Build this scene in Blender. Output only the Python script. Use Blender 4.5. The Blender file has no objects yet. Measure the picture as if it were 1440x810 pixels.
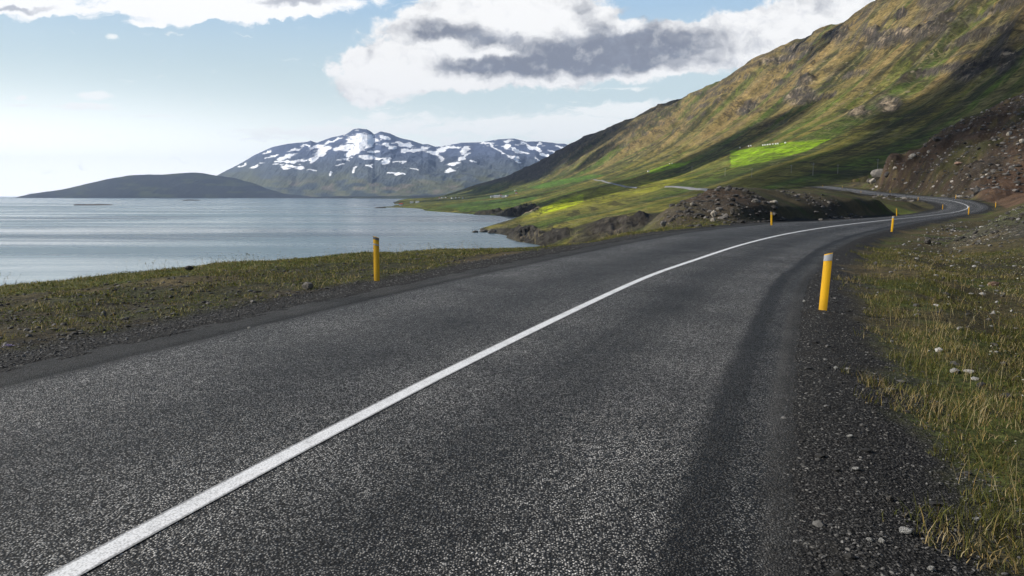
import bpy, bmesh, math, random
import numpy as np
from mathutils import Vector, Matrix
C = bpy.context.scene.collection
sc = bpy.context.scene
R = math.radians
random.seed(7)
rng = np.random.default_rng(11)

# ------------------------------------------------------------------ camera
F = 1120.0                       # focal length in photo pixels (1440 wide)
EYE = 1.68                       # eye height above the road; the road under the camera is z = 0
PITCH = math.atan2(129.5, F)
SEA = EYE - 30.0
cam = bpy.data.cameras.new("camera")
cam.sensor_width = 36.0
cam.lens = 36.0 * F / 1440.0
cam.clip_start = 0.05
cam.clip_end = 200000.0
cam_o = bpy.data.objects.new("camera", cam)
C.objects.link(cam_o)
cam_o.location = (0, 0, EYE)
cam_o.rotation_euler = (math.pi / 2 - PITCH, 0, 0)
sc.camera = cam_o

# ------------------------------------------------------------------ light
SUN_AZ, SUN_EL = -88.0, 29.0     # azimuth from the view direction, negative = left
az, el = R(SUN_AZ), R(SUN_EL)
SUNV = Vector((math.sin(az) * math.cos(el), math.cos(az) * math.cos(el), math.sin(el)))
sun = bpy.data.lights.new("sun", 'SUN')
sun.energy = 5.0
sun.angle = R(0.53)
sun.color = (1.0, 0.93, 0.82)
sun_o = bpy.data.objects.new("sun", sun)
C.objects.link(sun_o)
sun_o.rotation_euler = (-SUNV).to_track_quat('-Z', 'Y').to_euler()
sun_o.location = (-50, 0, 60)
sc.view_settings.view_transform = 'Standard'
sc.view_settings.look = 'None'
sc.view_settings.exposure = 0.25
sc.view_settings.gamma = 1.0
sc.view_settings.use_curve_mapping = False
sc.cycles.use_denoising = True
sc.cycles.use_adaptive_sampling = True
sc.cycles.adaptive_threshold = 0.025
sc.cycles.sample_clamp_indirect = 4.0
sc.cycles.max_bounces = 5
sc.cycles.diffuse_bounces = 2
sc.cycles.glossy_bounces = 2
sc.cycles.volume_bounces = 0
sc.cycles.transparent_max_bounces = 4


# ------------------------------------------------------------------ node helpers
class NT:
    def __init__(s, tree):
        s.t = tree
    def n(s, typ, ins=None, **kw):
        nd = s.t.nodes.new(typ)
        for k, v in kw.items():
            setattr(nd, k, v)
        if ins:
            for k, v in ins.items():
                sock = nd.inputs[k]
                if isinstance(v, bpy.types.NodeSocket):
                    s.t.links.new(v, sock)
                else:
                    sock.default_value = v
        return nd
    def math(s, op, a, b=None, c=None, clamp=False):
        ins = {0: a}
        if b is not None: ins[1] = b
        if c is not None: ins[2] = c
        nd = s.n('ShaderNodeMath', ins, operation=op)
        nd.use_clamp = clamp
        return nd.outputs[0]
    def ramp(s, v, lo, hi, a=0.0, b=1.0, kind='SMOOTHSTEP'):
        nd = s.n('ShaderNodeMapRange', {'Value': v, 'From Min': lo, 'From Max': hi, 'To Min': a, 'To Max': b})
        nd.interpolation_type = kind
        return nd.outputs[0]
    def mix(s, f, a, b, mode='MIX'):
        nd = s.n('ShaderNodeMix', data_type='RGBA', blend_type=mode)
        for i, v in ((0, f), (6, a), (7, b)):
            if isinstance(v, bpy.types.NodeSocket): s.t.links.new(v, nd.inputs[i])
            else: nd.inputs[i].default_value = v if i == 0 else (tuple(v) + (1,) if len(v) == 3 else v)
        return nd.outputs[2]
    def noise(s, vec, scale, detail=4, rough=0.55, dist=0.0):
        return s.n('ShaderNodeTexNoise', {'Vector': vec, 'Scale': scale, 'Detail': detail, 'Roughness': rough, 'Distortion': dist}).outputs[0]
    def scale(s, vec, x, y, z, rot=(0, 0, 0)):
        return s.n('ShaderNodeMapping', {'Vector': vec, 'Scale': (x, y, z), 'Rotation': rot}).outputs[0]


def new_mat(name):
    m = bpy.data.materials.new(name)
    m.use_nodes = True
    t = m.node_tree
    t.nodes.clear()
    nt = NT(t)
    out = nt.n('ShaderNodeOutputMaterial')
    b = nt.n('ShaderNodeBsdfPrincipled')
    t.links.new(b.outputs[0], out.inputs[0])
    return m, nt, b


# ------------------------------------------------------------------ sky
def ray(px, py):
    c, s_ = math.cos(PITCH), math.sin(PITCH)
    u, v = (px - 720) / F, (405 - py) / F
    return (u, c + v * s_, -s_ + v * c)


world = bpy.data.worlds.new("World")
sc.world = world
world.use_nodes = True
wt = world.node_tree
wt.nodes.clear()
W = NT(wt)
sky = W.n('ShaderNodeTexSky', sky_type='NISHITA')
sky.sun_disc = False
sky.sun_elevation = R(SUN_EL)
sky.sun_rotation = R(SUN_AZ)
sky.air_density = 1.0
sky.dust_density = 1.5
sky.ozone_density = 1.0
tc = W.n('ShaderNodeTexCoord').outputs['Generated']
sep = W.n('ShaderNodeSeparateXYZ', {0: tc})
ysafe = W.math('MAXIMUM', W.math('ABSOLUTE', sep.outputs[1]), 0.05)
U = W.math('DIVIDE', sep.outputs[0], ysafe)
V = W.math('DIVIDE', sep.outputs[2], ysafe)
# units of the sky plane: 100 photo pixels
UV = W.n('ShaderNodeCombineXYZ', {0: W.math('MULTIPLY', U, 11.2), 1: W.math('MULTIPLY', V, 11.2), 2: 0.0}).outputs[0]
warp_n = W.n('ShaderNodeTexNoise', {'Vector': UV, 'Scale': 2.6, 'Detail': 4, 'Roughness': 0.55}).outputs[1]
warp = W.n('ShaderNodeVectorMath', {0: warp_n, 1: (0.5, 0.5, 0.5)}, operation='SUBTRACT').outputs[0]
warp = W.n('ShaderNodeVectorMath', {0: warp, 1: (0.5, 0.34, 0)}, operation='MULTIPLY').outputs[0]
UVw = W.n('ShaderNodeVectorMath', {0: UV, 1: warp}, operation='ADD').outputs[0]


def skyblobs(vec, blobs):
    tot = None
    for (px, py, rx, ry, amp) in blobs:
        r = ray(px, py)
        cx, cy = r[0] / r[1] * 11.2, r[2] / r[1] * 11.2
        rx, ry = rx / 100.0, ry / 100.0
        mp = W.n('ShaderNodeMapping', {'Vector': vec, 'Location': (-cx / rx, -cy / ry, 0), 'Scale': (1 / rx, 1 / ry, 1)}).outputs[0]
        g = W.n('ShaderNodeTexGradient', {0: mp}, gradient_type='SPHERICAL').outputs[1]
        tot = W.math('MULTIPLY', g, amp) if tot is None else W.math('MULTIPLY_ADD', g, amp, tot)
    return tot


MAIN = [(715, 14, 165, 62, 2.4), (600, 70, 125, 62, 2.0), (550, 102, 100, 44, 2.0), (512, 130, 46, 26, 1.8), (760, 66, 190, 62, 2.4),
        (900, 68, 150, 42, 2.2), (680, 104, 180, 28, 1.7), (985, 66, 110, 40, 1.7), (1080, 46, 150, 40, 2.0), (1160, 24, 140, 40, 2.1),
        (890, 100, 80, 22, 1.5), (1230, 0, 130, 42, 2.2), (1060, 78, 130, 22, 1.0), (960, 96, 50, 14, .8)]
DARK = [(590, 46, 60, 22, 1.6), (655, 44, 70, 22, 1.3), (700, 94, 150, 20, 2.2), (790, 86, 150, 26, 2.0), (850, 58, 100, 42, 2.0), (945, 64, 100, 38, 2.2),
        (875, 92, 90, 18, 1.2), (740, 66, 70, 14, 1.0), (1050, 66, 60, 12, .6), (815, 14, 36, 24, 1.1), (905, 20, 50, 22, 1.2), (680, 60, 60, 12, .9)]
LITE = [(730, 22, 110, 26, 1.2), (560, 100, 70, 30, .9), (888, 38, 34, 14, 2.2), (640, 118, 110, 10, .8), (690, 76, 90, 7, .8), (620, 66, 30, 12, 1.2), (810, 40, 34, 14, 1.2)]
HIGH = [(40, 14, 90, 22, 1.3), (200, 8, 150, 30, 1.6), (330, 12, 140, 24, 1.8), (430, 2, 150, 22, 1.8), (225, 36, 60, 9, 1.1), (300, 26, 90, 8, 1.0), (10, 2, 110, 20, 1.5)]
HIGHD = [(20, 13, 80, 8, 1.6), (420, 3, 110, 10, 1.6)]
WISP = [(420, 187, 160, 16, 1.0), (640, 180, 250, 24, 1.15), (830, 168, 170, 28, 1.2), (560, 160, 90, 20, .6), (900, 150, 120, 16, .7), (820, 192, 120, 16, .9),
        (135, 135, 36, 9, 1.6), (112, 148, 75, 4, 1.3), (130, 153, 60, 3, 1.2), (205, 163, 55, 3.5, 1.3), (28, 137, 14, 5, 1.4), (20, 148, 40, 3, 1.1),
        (155, 52, 14, 7, 1.0), (632, 199, 14, 9, 1.5), (620, 4, 80, 8, 1.0), (860, 125, 90, 4, .8), (790, 122, 50, 3, .8)]
nA = W.noise(UV, 1.7, 6, 0.6)
nB = W.noise(W.scale(UV, 1, 1.5, 1), 4.2, 6, 0.62)
vorN = W.n('ShaderNodeTexVoronoi', {'Vector': W.scale(UVw, 1, 1.35, 1), 'Scale': 2.4, 'Detail': 3.0, 'Roughness': .6, 'Lacunarity': 2.3}, feature='SMOOTH_F1', normalize=True)
lump = W.math('SUBTRACT', 0.31, vorN.outputs['Distance'])
braw = skyblobs(UVw, MAIN)
dens = braw
dens = W.math('ADD', dens, W.math('MULTIPLY', lump, 1.9))
dens = W.math('ADD', dens, W.math('MULTIPLY', W.math('SUBTRACT', nA, 0.5), 1.9))
dens = W.math('ADD', dens, W.math('MULTIPLY', W.math('SUBTRACT', nB, 0.5), 1.1))
m_main = W.math('MULTIPLY', W.ramp(dens, 0.30, 0.95), W.ramp(braw, 0.02, 0.25))
dk = skyblobs(UVw, DARK)
lt = skyblobs(UVw, LITE)
dk = W.math('SUBTRACT', dk, lt)
dk = W.math('ADD', dk, W.math('MULTIPLY', W.math('SUBTRACT', W.noise(W.scale(UVw, 1, 2.0, 1), 2.2, 5, 0.5), 0.5), 2.6))
dk = W.math('ADD', dk, W.math('MULTIPLY', W.math('SUBTRACT', nA, 0.5), 1.0))
dk = W.math('SUBTRACT', dk, W.math('MULTIPLY', lump, 2.6))
m_dark = W.ramp(dk, -0.45, 1.7)
n_up = W.noise(W.n('ShaderNodeVectorMath', {0: UV, 1: (-0.07, 0.10, 0)}, operation='ADD').outputs[0], 3.0, 6, 0.55)
relief = W.math('MULTIPLY', W.math('SUBTRACT', W.noise(UV, 3.0, 6, 0.55), n_up), 2.2)
hi = skyblobs(UVw, HIGH)
nW = W.noise(W.scale(UVw, 0.7, 3.0, 1, (0, 0, R(6))), 3.2, 6, 0.6)
hi = W.math('ADD', hi, W.math('MULTIPLY', W.math('SUBTRACT', nW, 0.5), 2.0))
m_high = W.ramp(hi, 0.30, 0.95)
hid = W.math('ADD', skyblobs(UVw, HIGHD), W.math('MULTIPLY', W.math('SUBTRACT', nW, 0.5), 1.2))
m_hid = W.ramp(hid, 0.4, 1.3, 0, 0.75)
wi = skyblobs(W.n('ShaderNodeVectorMath', {0: UV, 1: W.n('ShaderNodeVectorMath', {0: warp, 1: (.5, .25, 0)}, operation='MULTIPLY').outputs[0]}, operation='ADD').outputs[0], WISP)
wi = W.math('ADD', wi, W.math('MULTIPLY', W.math('SUBTRACT', nW, 0.5), 2.6))
m_wisp = W.ramp(wi, 0.25, 1.0, 0, 0.85)
# sky base: Nishita, greyed a little towards the pale summer haze low down
skyc = W.mix(1.0, sky.outputs[0], (0.100, 0.100, 0.100), 'MULTIPLY')
elev = W.ramp(sep.outputs[2], 0.0, 0.26, 0, 1, 'LINEAR')
tgt = W.mix(W.ramp(sep.outputs[2], 0.0, 0.13), (1.35, 1.36, 1.26), (0.68, 0.82, 0.84))
tgt = W.mix(W.ramp(sep.outputs[2], 0.12, 0.26), tgt, (0.38, 0.59, 0.82))
skyc = W.mix(W.ramp(sep.outputs[2], 0.50, 0.25, 0.0, 0.85), skyc, tgt)
leftg = W.ramp(U, -0.75, 0.25, 1.0, 0.0)
glow = W.math('MULTIPLY', leftg, W.ramp(sep.outputs[2], 0.16, 0.0))
skyc = W.mix(W.math('MULTIPLY', glow, 0.6), skyc, (2.2, 2.15, 1.95))
cl = W.mix(m_dark, (1.0, 0.995, 0.98), (0.23, 0.25, 0.30))
cl = W.mix(W.math('MULTIPLY', W.ramp(lump, 0.06, -0.16), 0.55), cl, (0.40, 0.44, 0.52))
cl = W.mix(W.math('MULTIPLY', W.ramp(relief, 0.0, -0.5), 0.3), cl, (1.0, 1.0, 0.98))
skyc = W.mix(m_wisp, skyc, (1.05, 1.06, 1.03))
ch = W.mix(m_hid, (1.05, 1.05, 1.05), (0.36, 0.39, 0.46))
skyc = W.mix(m_high, skyc, ch)
skyc = W.mix(m_main, skyc, cl)
bg = W.n('ShaderNodeBackground', {'Color': W.mix(1.0, skyc, (10., 10., 10.), 'MULTIPLY'), 'Strength': 0.09})
wo = W.n('ShaderNodeOutputWorld')
world.cycles.sampling_method = 'MANUAL'
world.cycles.sample_map_resolution = 256
wt.links.new(bg.outputs[0], wo.inputs[0])


# ------------------------------------------------------------------ numpy noise
def _hash(ix, iy, seed):
    h = (ix.astype(np.int64) * 374761393 + iy.astype(np.int64) * 668265263 + seed * 1442695041) & 0xFFFFFFFF
    h = ((h ^ (h >> 13)) * 1274126177) & 0xFFFFFFFF
    h = ((h ^ (h >> 16)) * 2246822519) & 0xFFFFFFFF
    return ((h ^ (h >> 15)) & 0xFFFFFF) / float(0xFFFFFF)


def vnoise(x, y, seed=0):
    ix, iy = np.floor(x), np.floor(y)
    fx, fy = x - ix, y - iy
    fx, fy = fx * fx * fx * (fx * (fx * 6 - 15) + 10), fy * fy * fy * (fy * (fy * 6 - 15) + 10)
    a, b = _hash(ix, iy, seed), _hash(ix + 1, iy, seed)
    c, d = _hash(ix, iy + 1, seed), _hash(ix + 1, iy + 1, seed)
    return (a * (1 - fx) + b * fx) * (1 - fy) + (c * (1 - fx) + d * fx) * fy


def fbm(x, y, octv=5, seed=0, gain=0.5):
    s_, a, t = 0, 1.0, 0
    for k in range(octv):
        s_ = s_ + a * (vnoise(x * 2 ** k + 17.3 * k, y * 2 ** k - 9.1 * k, seed + k) - 0.5)
        t += a
        a *= gain
    return s_ / t * 2


def ridged(x, y, octv=5, seed=0, gain=0.5):
    s_, a, t = 0, 1.0, 0
    for k in range(octv):
        s_ = s_ + a * (1 - np.abs(2 * vnoise(x * 2 ** k + 7.7 * k, y * 2 ** k - 3.1 * k, seed + k) - 1) * 1.0)
        t += a
        a *= gain
    return s_ / t


def sstep(a, b, x):
    t = np.clip((x - a) / (b - a), 0, 1)
    return t * t * (3 - 2 * t)


# ------------------------------------------------------------------ pixel rays to world points
def at(px, py, d):
    r = ray(px, py)
    k = d / r[1]
    return np.array([r[0] * k, d, EYE + r[2] * k])


def on_plane(px, py, z):
    r = ray(px, py)
    k = (z - EYE) / r[2]
    return np.array([r[0] * k, r[1] * k, z])


# ------------------------------------------------------------------ the road's course
cl_px = [(93, 808), (206.7, 745), (306.7, 693.5), (406.7, 637.7), (520, 580), (613.3, 530.3), (680, 499), (746.7, 465.7), (813.3, 433.3),
         (880, 402.7), (913, 387.3), (960, 371.7)]
pts = [on_plane(px, py, 0.0) for px, py in cl_px]
far_cl = [(1046.7, 343.3, 29.07), (1113.3, 327.7, 39.5), (1180, 317.3, 51.7), (1254.6, 308.75, 68.5), (1306.7, 303.3, 87), (1348, 297.3, 113),
          (1361, 292, 143), (1356.7, 287.6, 168), (1340, 282.8, 194), (1317, 279.6, 219), (1286, 277.2, 247), (1261, 274.8, 273), (1238, 272.3, 298),
          (1211, 269, 328), (1190, 266.2, 352), (1167, 263.4, 382), (1152, 262.2, 405)]
pts += [at(*p) for p in far_cl]
d0 = np.array([-0.28, -1.0, 0]); d0 /= np.linalg.norm(d0)
back = [pts[0] + d0 * k + np.array([-0.0006 * k * k, 0, 0]) for k in (160, 80, 40, 20, 10, 5, 2)]
tail = [pts[-1] + np.array(v) for v in ((-3, 20, -.2), (-14, 42, -1.2), (-36, 60, -3), (-70, 75, -6))]
pts = np.array(back + pts + tail)


def catmull(P, step):
    out = []
    for i in range(len(P) - 1):
        p0, p1, p2, p3 = P[max(i - 1, 0)], P[i], P[i + 1], P[min(i + 2, len(P) - 1)]
        L = np.linalg.norm(p2 - p1)
        t1 = L ** .5; t0 = max(np.linalg.norm(p1 - p0) ** .5, 1e-3); t2 = max(np.linalg.norm(p3 - p2) ** .5, 1e-3)
        m1 = (p2 - p0) / (t0 + t1) * t1 if i > 0 else (p2 - p1)
        m2 = (p3 - p1) / (t1 + t2) * t1 if i < len(P) - 2 else (p2 - p1)
        n = max(2, int(L / step))
        for k in range(n):
            s_ = k / n
            out.append((2 * s_**3 - 3 * s_**2 + 1) * p1 + (s_**3 - 2 * s_**2 + s_) * m1 + (-2 * s_**3 + 3 * s_**2) * p2 + (s_**3 - s_**2) * m2)
    out.append(P[-1])
    return np.array(out)


CL = catmull(pts, 0.8)
for _ in range(6):               # relax small kinks from the reading of the photograph
    sm = CL.copy()
    sm[1:-1] = (CL[:-2] + 2 * CL[1:-1] + CL[2:]) / 4
    CL = sm
seg = np.linalg.norm(np.diff(CL[:, :2], axis=0), axis=1)
S = np.concatenate([[0], np.cumsum(seg)])
tg = np.gradient(CL[:, :2], axis=0)
tg /= np.linalg.norm(tg, axis=1)[:, None]
NL = np.stack([-tg[:, 1], tg[:, 0]], 1)         # unit normal, to the left
yy = CL[:, 1]
BANK = np.interp(yy, [-50, 18, 34, 50, 62, 85, 120, 170, 220, 320, 420], [0, 0, .045, .045, 0.0, -.035, -.05, -.065, -.10, -.09, -.03])
WID = np.interp(yy, [-50, 60, 100, 160, 420], [1, 1, 1.0, 1.0, 1.0])


def road_coords(x, y):
    """signed offset from the centre line (left +) and the road height there"""
    ss = np.interp(y, CL[:, 1], S)
    for k in range(7):
        cx = np.interp(ss, S, CL[:, 0]); cy = np.interp(ss, S, CL[:, 1])
        nx = np.interp(ss, S, NL[:, 0]); ny = np.interp(ss, S, NL[:, 1])
        if k < 6:
            ss = ss + np.clip(((x - cx) * ny - (y - cy) * nx), -25, 25) * (1.0 if k < 2 else .8)
    t = (x - cx) * nx + (y - cy) * ny
    zr = np.interp(ss, S, CL[:, 2]) + np.interp(ss, S, BANK) * np.clip(t, -4.3, 4.3)
    bad = (x - cx)**2 + (y - cy)**2 > t * t + 4
    t = np.where(bad, np.where(t < 0, -1, 1) * np.hypot(x - cx, y - cy), t)
    return t, zr


# ------------------------------------------------------------------ terrain control points
W0 = 6.0                         # the polar net is centred a few metres behind the camera


def rbfxy(x, y):
    w = np.maximum(y + W0, 0.6)
    return np.stack([x / w * 2.0, np.log(w)], 1)


class RBF:
    def __init__(s, P):
        P = np.array(P)
        s.c = rbfxy(P[:, 0], P[:, 1])
        n = len(P)
        s.e = 0.02
        K = np.sqrt(((s.c[:, None] - s.c[None])**2).sum(2) + s.e**2)
        A = np.zeros((n + 1, n + 1)); A[:n, :n] = K - np.eye(n) * 1e-4; A[:n, n] = 1; A[n, :n] = 1
        s.w = np.linalg.solve(A, np.concatenate([P[:, 2], [0]]))
    def __call__(s, x, y):
        q = rbfxy(x, y)
        out = np.empty(len(x))
        for a in range(0, len(x), 50000):
            qq = q[a:a + 50000]
            K = np.sqrt((qq[:, None, 0] - s.c[None, :, 0])**2 + (qq[:, None, 1] - s.c[None, :, 1])**2 + s.e**2)
            out[a:a + 50000] = K @ s.w[:-1] + s.w[-1]
        return out


near = []
for i in range(0, len(CL), 6):
    for t_ in (-4.6, 0, 4.8):
        p = CL[i]
        near.append((p[0] + NL[i, 0] * t_, p[1] + NL[i, 1] * t_, p[2] + BANK[i] * t_ - (0.06 if t_ else 0)))
near = [p for p in near if p[1] > -5.2]
near += [tuple(on_plane(px, py, z)) for px, py, z in
         [(0, 400, -.3), (0, 430, -.2), (130, 388, -.3), (265, 378, -.3), (400, 364.5, -.3), (500, 357, -.3), (640, 352, -.3), (740, 347, -.3), (840, 343.5, -.25),
          (-300, 440, -.3), (-700, 480, -.3), (300, 395, -.2), (550, 370, -.22)]]
near += [(-30, 3, -.5), (-20, -4, -.3), (-60, 20, -2)]
near += [tuple(at(*p)) for p in
         [(945, 318, 50), (960, 308, 52), (980, 292, 57), (1000, 277, 62), (1030, 267, 68), (1060, 266, 72), (1085, 268, 76), (1100, 272, 80),
          (1000, 300, 55), (1030, 295, 56), (1060, 295, 58), (1060, 280, 64), (1100, 300, 60), (1100, 285, 68), (1130, 283, 75), (1130, 300, 64),
          (1170, 283, 82), (1170, 299, 72), (1210, 284, 90), (1250, 286, 100), (1290, 289, 108),
          (1130, 272, 110), (1130, 266, 150), (1170, 270, 150), (1200, 275, 150), (1240, 280, 150), (1280, 285, 140), (1145, 264.5, 250), (1165, 267, 280),
          (1440, 700, 5.0), (1440, 550, 8.6), (1440, 450, 14.1), (1440, 405, 19.8), (1300, 500, 10), (1300, 430, 15.6), (1250, 380, 23.6), (1300, 370, 27.3),
          (1340, 350, 35), (1300, 335, 45), (1350, 325, 54), (1400, 318, 60), (1340, 315, 68),
          (1440, 290, 42), (1400, 309, 44), (1365, 332, 44), (1440, 345, 30), (1440, 378, 24),
          (1440, 288, 75), (1420, 290, 90), (1440, 285, 110), (1440, 278, 150), (1400, 284, 165), (1440, 280, 170), (1400, 276, 190),
          (1440, 271, 200), (1440, 240, 215), (1440, 190, 245), (1440, 138, 290), (1360, 273.5, 210), (1360, 245, 235), (1360, 215, 258), (1360, 170, 300),
          (1310, 272.5, 240), (1310, 250, 258), (1310, 225, 280), (1310, 198, 312), (1260, 270, 285), (1260, 255, 298), (1262, 240, 318), (1235, 266, 310),
          (1237, 250, 322), (1228, 257, 318), (1285, 218, 318), (1335, 188, 305), (1400, 155, 295),
          (1700, 600, 8), (1700, 400, 22), (1700, 300, 40), (1700, 262, 80), (1700, 250, 120), (1700, 200, 180), (1700, 60, 260),
          (2300, 700, 6), (2300, 300, 25), (2300, 200, 60), (2300, 100, 150), (2300, -100, 250)]]
far = [tuple(at(*p)) for p in
       [(600, 296, 1640), (600, 286, 2300), (600, 279.5, 4200), (560, 291.5, 2080), (560, 288, 2500), (560, 282, 3600), (535, 291, 2160), (575, 284, 3000),
        (640, 299.5, 1420), (640, 292, 1650), (640, 283, 2500), (640, 277.5, 4400), (670, 301, 1310), (670, 294, 1480), (670, 283, 2100), (670, 276, 3200),
        (700, 302, 1240), (700, 293, 1400), (700, 282, 2000), (700, 275.5, 2700), (700, 270, 3500), (730, 299, 1170), (730, 290, 1400), (730, 277, 2100),
        (745, 296, 1180), (745, 286, 1500), (745, 270, 2300), (745, 255, 3300), (770, 290, 1150), (770, 262, 2500), (770, 251, 3000),
        (760, 336, 505), (760, 322, 570), (760, 311, 670), (760, 300, 800), (760, 293, 950),
        (735, 337, 528), (735, 322, 600), (735, 309, 740), (735, 303, 850), (720, 331, 575), (720, 319, 660), (720, 309, 770), (705, 324, 640), (705, 315, 740),
        (690, 320, 710), (690, 317, 770), (675, 322, 720),
        (800, 340, 440), (800, 325, 480), (800, 311, 560), (800, 298, 700), (800, 285, 950), (800, 270, 1400), (800, 256, 2100), (800, 248, 2700),
        (850, 330, 425), (850, 312, 470), (850, 306, 520), (850, 295, 660), (850, 280, 900), (850, 262, 1300), (850, 248, 1900), (850, 230, 2600),
        (900, 325, 395), (900, 307, 440), (900, 300, 490), (900, 285, 640), (900, 268, 900), (900, 250, 1350), (900, 222, 2100),
        (960, 310, 375), (960, 290, 480), (960, 268, 700), (960, 245, 1100), (960, 210, 1800), (960, 178, 2500),
        (1020, 285, 400), (1020, 265, 560), (1020, 245, 780), (1020, 220, 1120), (1020, 170, 1800), (1100, 262, 480), (1200, 262, 440)]]
ridge = [(640, 274.5, 5500), (660, 264, 5300), (680, 257, 5150), (713, 248, 4950), (747, 239, 4700), (780, 223, 4500), (813, 204, 4250), (837, 191, 4080),
         (887, 179, 3750), (907, 168, 3600), (940, 155.5, 3350), (960, 147, 3200), (993, 129, 2950), (1027, 108, 2700), (1060, 91, 2480), (1093, 71, 2290),
         (1123, 56, 2150), (1147, 48, 2040), (1170, 34, 1930), (1205, 20, 1780), (1227, 2, 1720), (1300, -55, 1550), (1440, -160, 1280), (1700, -350, 1050), (2300, -700, 800)]
for px, py, d in ridge:
    p = at(px, py, d)
    far.append(tuple(p))
    q = p * 1.12; q[2] = p[2] * 0.8 - 6
    far.append(tuple(q))
    q = p * 1.6; q[2] = -40
    far.append(tuple(q))
def col(px, yb, db, yr, dr, qs):
    for q in qs:
        far.append(tuple(at(px, yb + (yr - yb) * q, db + (dr - db) * q ** 1.18)))
col(1100, 262, 480, 68, 2260, (.11, .29, .5, .75, .9))
col(1200, 262, 440, 21, 1790, (.1, .25, .45, .7, .9))
col(1300, 255, 430, -55, 1550, (0, .1, .25, .45, .7, .9))
col(1440, 235, 390, -160, 1280, (0, .1, .25, .45, .7, .9))
col(1700, 200, 340, -350, 1050, (0, .1, .25, .45, .7, .9))
col(2300, 150, 300, -700, 800, (0, .25, .5, .75))
for px in (300, 500, 620, 700, 800, 900, 1000, 1100, 1250, 1440, 1700, 2300):
    for d in ((60, 150, 250) if px > 700 else (60, 150, 300, 450)):
        far.append(((px - 720) / F * d, d, -38.0))
for px in (-1200, -600, 0, 300, 450, 520):
    for d in (30, 150, 400, 800, 1500, 2500, 4000, 6000, 9000):
        far.append(((px - 720) / F * d, d, -40.0))
for px, d in ((560, 700), (600, 700), (640, 700), (640, 1000), (655, 720), (670, 640), (670, 850), (690, 610), (690, 900), (690, 1100), (712, 950), (712, 1100), (725, 1000), (730, 480),
              (560, 1500), (600, 1300), (640, 1200), (540, 1900), (700, 520), (660, 1200), (525, 2300), (540, 2900), (545, 3600), (560, 4600), (640, 8000), (900, 7500), (1200, 5000), (735, 1050)):
    far.append(((px - 720) / F * d, d, -36.0 if d < 3000 else -40))
RN, RF = RBF(near), RBF(far)

edge = [(-200, -150), (-60, -60), (-28, -20)] + [tuple(on_plane(px, py, -.3)[:2]) for px, py in
        [(-900, 470), (-300, 425), (0, 399), (130, 387), (265, 377), (400, 363.5), (500, 356), (640, 351), (740, 346.5), (840, 343)]]
edge += [((px - 720) / F * d, d) for px, d in
         [(874, 35.5), (908, 39), (932, 44), (948, 50), (968, 57), (990, 64), (1012, 72), (1045, 82), (1080, 96), (1108, 125), (1120, 180), (1128, 260), (1133, 350),
          (1132, 405), (1142, 428), (1165, 430), (1195, 400), (1222, 345), (1238, 338), (1262, 332), (1310, 328), (1360, 322), (1440, 316), (1700, 300), (2600, 290)]]
EDGE = np.array(edge)


def edge_dist(x, y):
    """distance outside (left of / beyond) the edge of the road bench, negative inside"""
    best = np.full(len(x), 1e18); sg = np.zeros(len(x))
    for i in range(len(EDGE) - 1):
        a, b = EDGE[i], EDGE[i + 1]
        v = b - a
        k = np.clip(((x - a[0]) * v[0] + (y - a[1]) * v[1]) / (v @ v), 0, 1)
        qx, qy = a[0] + v[0] * k, a[1] + v[1] * k
        dd = (x - qx)**2 + (y - qy)**2
        cr = v[0] * (y - a[1]) - v[1] * (x - a[0])
        m = dd < best - 1e-9
        best = np.where(m, dd, best); sg = np.where(m, np.sign(cr), sg)
    return np.sqrt(best) * sg


def bump_near(x, y, t):
    amp = 0.055 * sstep(4.2, 6.5, np.abs(t))
    z = amp * fbm(x / 1.3, y / 1.3, 5, 3) + 0.12 * sstep(5, 9, np.abs(t)) * fbm(x / 4.5, y / 4.5, 4, 9)
    # hummocks of turf and rubble
    z += 0.05 * sstep(5, 7, np.abs(t)) * (ridged(x / 0.7, y / 0.7, 3, 21) - 0.6)
    return z


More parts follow.
